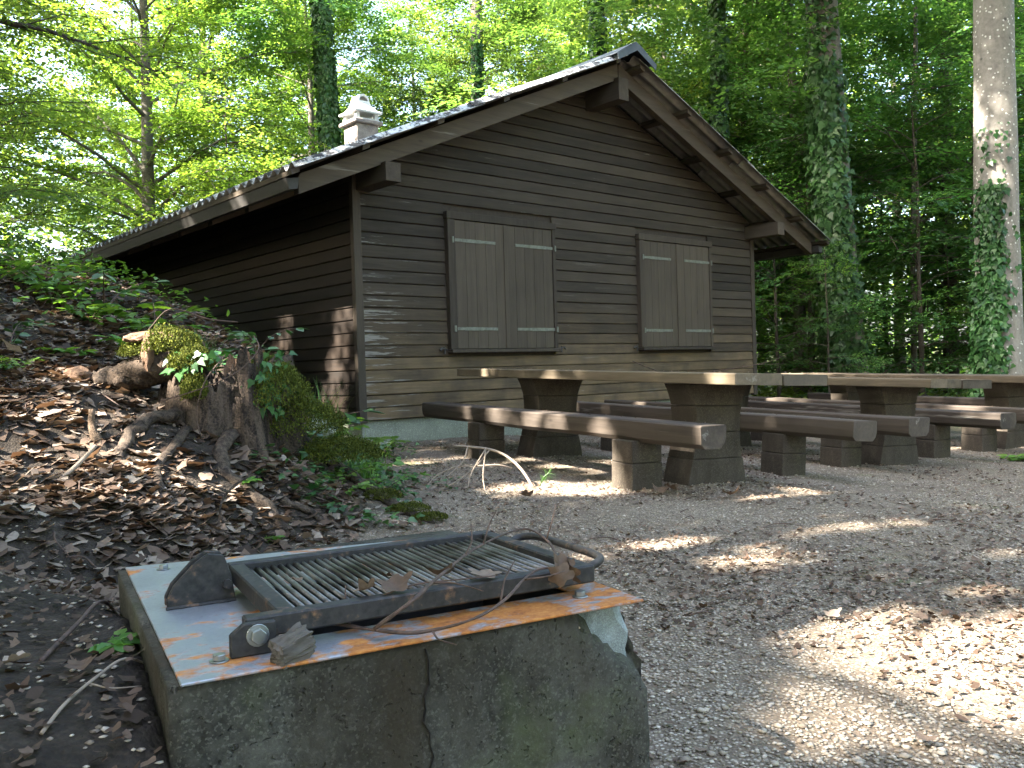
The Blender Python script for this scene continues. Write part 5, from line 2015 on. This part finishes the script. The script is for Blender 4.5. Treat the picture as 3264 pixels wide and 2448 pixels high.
rng = np.random.default_rng(121)
n = 60000
y = 1.0 + 9.5 * rng.uniform(0, 1, n) ** 1.6
x = -y * .66 + rng.uniform(0, 1, n) * (y * .66 + .3)
m_ = bank_mask(x, y)
left = sstep(-.15, .25, foot_x(y) - x)
p = np.clip(m_ * .9 + left * .25, 0, 1) * (.30 + .70 * sstep(.35, .6, vnoise(x * 1.8, y * 1.8, 51)))
inb = ((x + .492) * .882 + (y - 1.272) * .471 > -.03) & ((x + .492) * -.471 + (y - 1.272) * .882 > -.03) & ((x + .492) * -.471 + (y - 1.272) * .882 < .96)
p = p * (.35 + .65 * sstep(2.2, 3.4, y))
k = (p > rng.uniform(0, 1, n)) & ~inb
x, y = x[k][:15000], y[k][:15000]
var = np.clip(rng.beta(1.6, 1.35, len(x)), 0, 1) * (.55 + .45 * sstep(2.2, 3.4, y))
lt = link('leaf_litter', curl_leaves('leaf_litter', x, y, ground_z(x, y) + rng.uniform(.004, .02, len(x)), rng.uniform(.018, .055, len(x)) * np.where(rng.uniform(0, 1, len(x)) < .18, 1.6, 1) * (.36 + .64 * sstep(2.0, 3.6, y)), var, rng))
tag(lt, 'dry brown leaf litter covering the bank', 'leaf litter', kind='stuff')
n = 30000
y = 1.7 + 8.5 * rng.uniform(0, 1, n) ** 1.5
x = -.2 - .1 * y + rng.uniform(0, 1, n) * (y * .75)
k = (foot_x(y) < x) & (vnoise(x * 1.2, y * 1.2, 53) > rng.uniform(.2, .8, n)) & ~(((x + .492) * .882 + (y - 1.272) * .471 < .87) & (y < 2.4))
x, y = x[k], y[k]
lt = link('scattered_leaves', curl_leaves('scattered_leaves', x, y, ground_z(x, y) + rng.uniform(.003, .012, len(x)), rng.uniform(.007, .024, len(x)), np.clip(rng.beta(1.6, 2.0, len(x)), 0, 1), rng, .5))
tag(lt, 'small dry leaf fragments scattered over the gravel yard', 'leaf litter', kind='stuff')

OCT = np.array([(1, 0, 0), (0, 1, 0), (-1, 0, 0), (0, -1, 0), (0, 0, 1), (0, 0, -1)], float)
OCT = np.concatenate([unit(np.array([(1, .1, .3), (.3, 1, .2), (-.8, .6, .25), (-.7, -.7, .3), (.5, -.9, .2), (.1, 0, 1), (0, 0, -1)]))])
FOCT = np.array([(0, 1, 5), (1, 2, 5), (2, 3, 5), (3, 4, 5), (4, 0, 5), (1, 0, 6), (2, 1, 6), (3, 2, 6), (4, 3, 6), (0, 4, 6)])
n = 90000
y = 1.6 + 9.5 * rng.uniform(0, 1, n) ** 1.9
x = -.75 - .10 * y + rng.uniform(0, 1, n) * (1.0 + y * .72)
yd = sstep(.25, -.25, foot_x(y) - x) * (.30 + .70 * sstep(.30, .55, vnoise(x * 2.3, y * 2.3, 54)))
k = (yd > rng.uniform(0, 1, n)) & ~(((x + .492) * .882 + (y - 1.272) * .471 < .87) & (y < 2.35))
x, y = x[k][:42000], y[k][:42000]
# a few stones on the dark soil beside the block too
xb = rng.uniform(-2.4, -.5, 2600)
yb = 1.0 + 3.0 * rng.uniform(0, 1, 2600) ** 1.6
kb = (xb + .492) * .882 + (yb - 1.272) * .471 < -.03
x, y = np.concatenate([x, xb[kb]]), np.concatenate([y, yb[kb]])
m = len(x)
S = rng.uniform(.003, .0080, m) * np.where(rng.uniform(0, 1, m) < .04, 1.9, 1)
sc3 = np.stack([rng.uniform(.8, 1.4, m), rng.uniform(.7, 1.2, m), rng.uniform(.35, .7, m)], -1) * S[:, None]
yaw = rng.uniform(0, 2 * math.pi, m)
Vl = OCT[None] * sc3[:, None, :] * rng.uniform(.8, 1.2, (m, len(OCT), 1))
Vx = np.cos(yaw)[:, None] * Vl[..., 0] - np.sin(yaw)[:, None] * Vl[..., 1] + x[:, None]
Vy = np.sin(yaw)[:, None] * Vl[..., 0] + np.cos(yaw)[:, None] * Vl[..., 1] + y[:, None]
Vz = Vl[..., 2] + (ground_z(x, y) + S * .25)[:, None]
F = (np.arange(m)[:, None, None] * len(OCT) + FOCT[None]).reshape(-1, 3)
gv = link('gravel', mesh_np('gravel', np.stack([Vx, Vy, Vz], -1).reshape(-1, 3), F, M['gravel'], var=np.repeat(rng.beta(2.0, 2.2, m), len(OCT))))
tag(gv, 'pale crushed gravel strewn over the yard', 'gravel', kind='stuff')

# crumbs of leaf and bark on table tops and benches
tabs = [o for o in bpy.data.objects if o.name.startswith(('picnic_table', 'bench')) and o.parent is None]
PX, PY, PZ_ = [], [], []
bpy.context.view_layer.update()
for o in tabs:
    isT = o.name.startswith('picnic')
    nn = 160 if isT else 120
    for q in range(nn):
        lx = rng.uniform(-.68, 3.0)
        ly = rng.uniform(-.4, .38) if isT else rng.uniform(-.085, .085)
        w_ = o.matrix_world @ Vector((lx, ly, (.781 if isT else .468)))
        PX.append(w_.x)
        PY.append(w_.y)
        PZ_.append(w_.z)
PX, PY, PZ_ = map(np.array, (PX, PY, PZ_))
lt = link('table_crumbs', curl_leaves('table_crumbs', PX, PY, PZ_ + .002, rng.uniform(.004, .013, len(PX)), rng.beta(1.5, 2, len(PX)), rng, .5))
tag(lt, 'crumbs of leaf and bark on the tables and benches', 'leaf litter', kind='stuff')

# twigs lying on the bank and the yard
def twig(name, label, pts, r0, r1, side=(), mat='twig', cat='twig', group=None):
    m = MB()
    p = smooth_path(pts, 5)
    m.tube(p, list(np.linspace(r0, r1, len(p))), 6)
    for s in side:
        q = smooth_path(s, 4)
        m.tube(q, list(np.linspace(r0 * .55, r1 * .5, len(q))), 5)
    o = m.build(name, M[mat], None, 0, True)
    return tag(o, label, cat, group)


def G(x, y, dz=.01):
    return (x, y, gz(x, y) + dz)


twig('fallen_twig', 'long pale stick on the dark soil left of the block', [G(-.70, 1.28), G(-.705, 1.36, .012), G(-.70, 1.45, .014), G(-.69, 1.54, .012), G(-.675, 1.63)], .0034, .002, [[G(-.70, 1.43, .012), G(-.665, 1.43, .015), G(-.63, 1.46)]], 'twig_pale')
twig('fallen_twig', 'dark curved stick beside the seedling left of the block', [G(-.86, 1.58), G(-.88, 1.75, .02), G(-.93, 1.98, .03), G(-1.02, 2.3, .03), G(-1.1, 2.55)], .005, .003)
twig('fallen_twig', 'grey branched stick propped on the roots below the stump', [G(-1.30, 4.0, .0), G(-1.36, 4.06, .07), G(-1.33, 4.16, .14), G(-1.26, 4.28, .20)], .007, .004, [[G(-1.34, 4.12, .12), G(-1.5, 4.1, .10), G(-1.66, 4.05, .06)]], 'root')
twig('fallen_twig', 'short barkless stick among the leaves left of the roots', [G(-1.98, 3.86, .0), G(-1.93, 3.92, .06), G(-1.88, 3.98, .12)], .012, .008, [], 'twig_pale')
twig('fallen_twig', 'thin curved twig across the litter above the dark hollow', [G(-2.6, 4.6, .01), G(-2.4, 4.72, .05), G(-2.2, 4.66, .08), G(-2.0, 4.5, .10)], .005, .003)
twig('fallen_twig', 'long thin branch along the crest before the dark wall', [G(-2.75, 6.1, .03), G(-2.5, 6.05, .12), G(-2.2, 5.85, .05), G(-1.98, 5.7, .04)], .007, .004, [[G(-2.2, 5.85, .05), G(-2.18, 5.86, .15)]])
rngt = random.Random(8)
for k in range(26):
    x, y = rngt.uniform(.3, 3.6), rngt.uniform(2.2, 5.6)
    a = rngt.uniform(0, 6.28)
    ln = rngt.uniform(.06, .22)
    p = [G(x, y, .006), G(x + math.cos(a) * ln * .5, y + math.sin(a) * ln * .5, .014), G(x + math.cos(a + .3) * ln, y + math.sin(a + .3) * ln, .006)]
    twig('yard_twig', 'short dark twig lying on the gravel yard', p, .0035, .002, group='twigs on the gravel')
for k in range(22):
    x, y = rngt.uniform(-2.6, -.9), rngt.uniform(2.0, 4.6)
    a = rngt.uniform(0, 6.28)
    ln = rngt.uniform(.08, .25)
    p = [G(x, y, .01), G(x + math.cos(a) * ln * .5, y + math.sin(a) * ln * .5, .025), G(x + math.cos(a + .3) * ln, y + math.sin(a + .3) * ln, .012)]
    twig('bank_twig', 'short thin twig lying in the leaf litter', p, .004, .002, group='twigs in the litter')

# pale arched branch before the front bench
cB = Vector((.133, 6.1, .0))
pb = [(.13, 6.10, .0), (.05, 6.14, .13), (-.05, 6.2, .22), (-.17, 6.25, .27), (-.33, 6.3, .29), (-.44, 6.32, .30)]
sb = [[(-.17, 6.25, .27), (-.28, 6.2, .15), (-.42, 6.12, .06), (-.52, 6.05, .02)], [(-.2, 6.25, .275), (-.30, 6.15, .12), (-.33, 6.02, .01)], [(-.2, 6.26, .27), (-.22, 6.1, .10), (-.2, 5.95, .0)],
      [(-.28, 6.2, .15), (-.4, 6.22, .16), (-.55, 6.2, .10), (-.62, 6.1, .03)], [(-.28, 6.2, .16), (-.12, 6.15, .17), (-.02, 6.2, .14)], [(-.33, 6.3, .29), (-.36, 6.2, .2), (-.47, 6.1, .1)]]
twig('fallen_branch', 'pale forked branch arching on the ground before the front bench', pb, .011, .008, sb, 'twig_pale', 'branch')
# pine sprig beside it
m = MB()
pn = np.random.default_rng(5)
c0 = Vector((.17, 6.12, .02))
m.tube([c0, c0 + Vector((.03, 0, .06)), c0 + Vector((.07, .0, .09))], .003, 5)
for k in range(70):
    t = pn.uniform(.2, 1)
    b = c0 + Vector((.07 * t, 0, .09 * t))
    d = Vector((pn.normal(.35, .5), pn.normal(0, .5), pn.normal(.4, .45))).normalized() * pn.uniform(.05, .085)
    s = Vector((.0013, 0, .0005))
    m.add([b - s, b + s, b + d], [(0, 1, 2)])
o = m.build('pine_sprig', M['plant'], None)
tag(o, 'small green pine sprig beside the pale arched branch', 'sprig')

# twigs on the nearest table
tw = [o for o in tabs if o.name == 'picnic_table'][0].matrix_world
TP = lambda a, b, c=.0: tuple(tw @ Vector((a, b, .784 + c)))
twig('table_twig', 'bare branching twig standing up at the near end of the nearest table', [TP(.05, -.1), TP(-.12, -.2, .03), TP(-.3, -.34, .08), TP(-.42, -.42, .16)], .004, .002,
     [[TP(-.12, -.2, .03), TP(-.2, -.2, .07)], [TP(-.28, -.33, .08), TP(-.38, -.3, .12)], [TP(-.2, -.27, .05), TP(-.36, -.4, .06)]])
twig('table_twig', 'short pale twig on the nearest table, left of the bare branching one', [TP(.55, .0), TP(.62, .06, .03), TP(.72, .1, .07)], .005, .003, [], 'root')
twig('roof_twig', 'hanging dry stalk on the right roof slope', [tuple(hut.matrix_world @ Vector((4.95, -.70, 4.24))), tuple(hut.matrix_world @ Vector((4.97, -.74, 4.12))), tuple(hut.matrix_world @ Vector((4.99, -.76, 3.99)))], .006, .003, [], 'root')

# ================================================================== THINGS ON THE BARBECUE
t1 = [(-.365, 1.534, .400), (-.314, 1.515, .402), (-.249, 1.470, .404), (-.185, 1.440, .405), (-.143, 1.440, .408), (-.09, 1.42, .425), (-.05, 1.445, .435), (-.017, 1.49, .447), (.010, 1.56, .458), (.039, 1.62, .462), (.077, 1.645, .458)]
t2 = [(-.24, 1.45, .41), (-.175, 1.46, .453), (-.151, 1.542, .462), (-.130, 1.617, .466), (-.103, 1.733, .468), (-.071, 1.827, .470), (-.018, 1.929, .474), (.027, 1.951, .476), (.062, 1.846, .472), (.076, 1.72, .466), (.077, 1.645, .458)]
sd = [[(-.314, 1.515, .402), (-.28, 1.54, .42), (-.235, 1.53, .445), (-.18, 1.55, .458), (-.10, 1.56, .462), (-.04, 1.58, .462)], [(-.29, 1.505, .403), (-.30, 1.53, .435), (-.302, 1.54, .462)], [(-.143, 1.44, .408), (-.13, 1.41, .402), (-.10, 1.385, .400)],
      [(-.07, 1.827, .47), (-.055, 1.85, .51), (-.04, 1.86, .535)], [(.062, 1.846, .472), (.075, 1.85, .51), (.085, 1.87, .54)], [(-.03, 1.475, .443), (-.022, 1.50, .475), (-.005, 1.52, .50)], [(.01, 1.56, .458), (.05, 1.56, .462), (.085, 1.60, .462)],
      [(-.151, 1.542, .462), (-.11, 1.54, .46), (-.06, 1.50, .455)], [(-.103, 1.733, .468), (-.09, 1.76, .49), (-.092, 1.79, .52)], [(-.365, 1.534, .400), (-.385, 1.52, .399), (-.40, 1.525, .399)]]
m = MB()
for p, a, b in ((t1, .0042, .0026), (t2, .0036, .0022)):
    q = smooth_path(p, 5)
    vs, fs = lumpy_tube(q, a, b, 3, 7)
    m.add(vs, fs)
for s in sd:
    q = smooth_path(s, 4)
    m.tube(q, list(np.linspace(.0022, .0010, len(q))), 5)
o = m.build('dry_branch', M['twig'], None, 0, True)
tag(o, 'thin dry branched stick looped across the grill grate', 'branch')


def bbq_pt(a, b, z_):
    return (GO[0] + a * .882 - b * .471, GO[1] + a * .471 + b * .882, z_)


def big_leaf(label, a, b, z_, size, seed, var, curl=.5, rot=(0, 0, 0)):
    rr = np.random.default_rng(seed)
    k = 22
    ang = np.linspace(0, 2 * math.pi, k, endpoint=False)
    rad = .62 + .38 * np.abs(np.cos(ang * 2.5)) ** 1.5 + rr.normal(0, .05, k)
    V = [(0, 0, 0)]
    for ring in (.5, 1.0):
        for q in range(k):
            r_ = rad[q] * ring if ring == 1 else .5 * (.62 + .2 * abs(math.cos(ang[q] * 2.5)))
            x_, y_ = math.cos(ang[q]) * r_, math.sin(ang[q]) * r_ * .85
            V.append((x_, y_, curl * (.55 * x_ * x_ - .25 * y_ * y_ + .30 * abs(y_)) + rr.normal(0, .03)))
    F3 = [(0, 1 + q, 1 + (q + 1) % k) for q in range(k)]
    F4_ = [(1 + q, 1 + k + q, 1 + k + (q + 1) % k, 1 + (q + 1) % k) for q in range(k)]
    me = mesh_np('dead_leaf', np.array(V) * size, [np.array(F3), np.array(F4_)], M['litter'], True, var=np.full(len(V), var))
    o = link('dead_leaf', me)
    o.location = bbq_pt(a, b, z_)
    o.rotation_euler = rot
    return tag(o, label, 'leaf')


big_leaf('small orange-brown leaf on the left bars of the grate', .245, .30, .448, .017, 1, .55, .8, (.2, .3, 1))
big_leaf('curled brown leaf in the middle of the grate', .375, .115, .456, .035, 2, .40, 1.0, (.3, -.2, .4))
big_leaf('crumpled pale leaf left of the middle of the grate front', .325, .125, .455, .028, 3, .62, 1.2, (-.2, .4, 2.0))
big_leaf('folded brown leaf under the looped stick', .475, .15, .456, .032, 4, .50, 1.1, (.5, .1, 3.0))
big_leaf('flat pinkish leaf on the right part of the grate', .545, .105, .455, .034, 5, .72, .4, (.1, .1, .2))
big_leaf('dark leaf fragment behind the middle leaf on the bars', .40, .22, .450, .016, 6, .3, .8, (0, .3, 1.2))
for k, (a, b, z_, sz, rt) in enumerate(((.672, .05, .468, .026, (1.0, .3, .5)), (.690, .045, .452, .03, (1.3, -.4, 1.8)), (.66, .03, .450, .028, (1.5, .5, 3.0)))):
    big_leaf(('brown leaf caught at the top of the twig loop', 'withered leaf hanging over the front rail by the loop', 'long curled leaf hanging lowest from the twig loop')[k], a, b, z_, sz, 20 + k, (.45, .35, .5)[k], 1.2, rt)
# weathered chunk of wood and a coal on the steel top
bm = bmesh.new()
bmesh.ops.create_cube(bm, size=1)
bmesh.ops.subdivide_edges(bm, edges=bm.edges, cuts=9, use_grid_fill=True)
for v_ in bm.verts:
    q = v_.co.copy()
    r_ = q.normalized() * .55
    q = q.lerp(r_, .35)
    st = mnoise.noise(Vector((q.x * 1.2, q.y * 9, q.z * 9)))
    v_.co = Vector((q.x * .062, q.y * .040, q.z * .042)) * (1 + .22 * st + .18 * mnoise.noise(q * 3))
me = bpy.data.meshes.new('wood_chunk')
bm.to_mesh(me)
bm.free()
o = link('wood_chunk', me, M['bark_chunk'])
o.location = bbq_pt(.168, .020, PZ + .020)
o.rotation_euler = (.15, -.2, GROT + .35)
tag(o, 'grey weathered chunk of wood on the front edge of the steel top', 'wood chunk')
bm = bmesh.new()
bmesh.ops.create_icosphere(bm, subdivisions=2, radius=1)
for v_ in bm.verts:
    q = v_.co.copy()
    v_.co = Vector((q.x * .017, q.y * .011, q.z * .008)) * (1 + .3 * mnoise.noise(q * 2))
me = bpy.data.meshes.new('coal')
bm.to_mesh(me)
bm.free()
o = link('coal', me, M['charcoal'])
o.location = bbq_pt(.138, .098, PZ + .007)
o.rotation_euler = (0, 0, .6)
tag(o, 'small black coal on the steel top behind the wood chunk', 'coal')
# crumpled dry leaves at the foot of the front bench support
for k, (x, y) in enumerate(((.93, 5.72), (1.02, 5.75), (.06, 5.55), (1.35, 5.5))):
    o = big_leaf(('crumpled leaf clump right of the near support of the front bench', 'curled leaf against the near support of the front bench', 'brown leaf clump left of the pale branch shadow', 'dry leaf before the near leg of the nearest table')[k], 0, 0, 0, .06, 40 + k, .5, 1.3, (.3, .2, k))
    o.location = G(x, y, .03)
for k, (x, y, sz, vr, lb) in enumerate(((1.05, 2.95, .035, .8, 'pale curled leaf on the gravel right of the block'), (1.32, 2.9, .03, .55, 'orange-brown leaf at the edge of the bright sun patch'),
                                       (.92, 2.02, .035, .6, 'reddish leaf on the gravel at the bottom, right of the block'), (1.28, 2.1, .03, .5, 'dry leaf in the sun patch at the lower right'),
                                       (-.885, 1.54, .032, .95, 'large whitish leaf at the left edge of the dark soil'), (-.745, 1.50, .028, .4, 'brown curled leaf left of the block corner'),
                                       (-.98, 3.5, .055, .9, 'large pale leaf on the bank above the steel top'), (-2.0, 4.55, .06, .7, 'broad tan leaf below the dark hollow'), (-1.85, 4.0, .05, .75, 'upright tan leaf beside the pale broken root'))):
    o = big_leaf(lb, 0, 0, 0, sz, 60 + k, vr, .9, (.15, -.2, k * 1.3))
    o.location = G(x, y, .02)
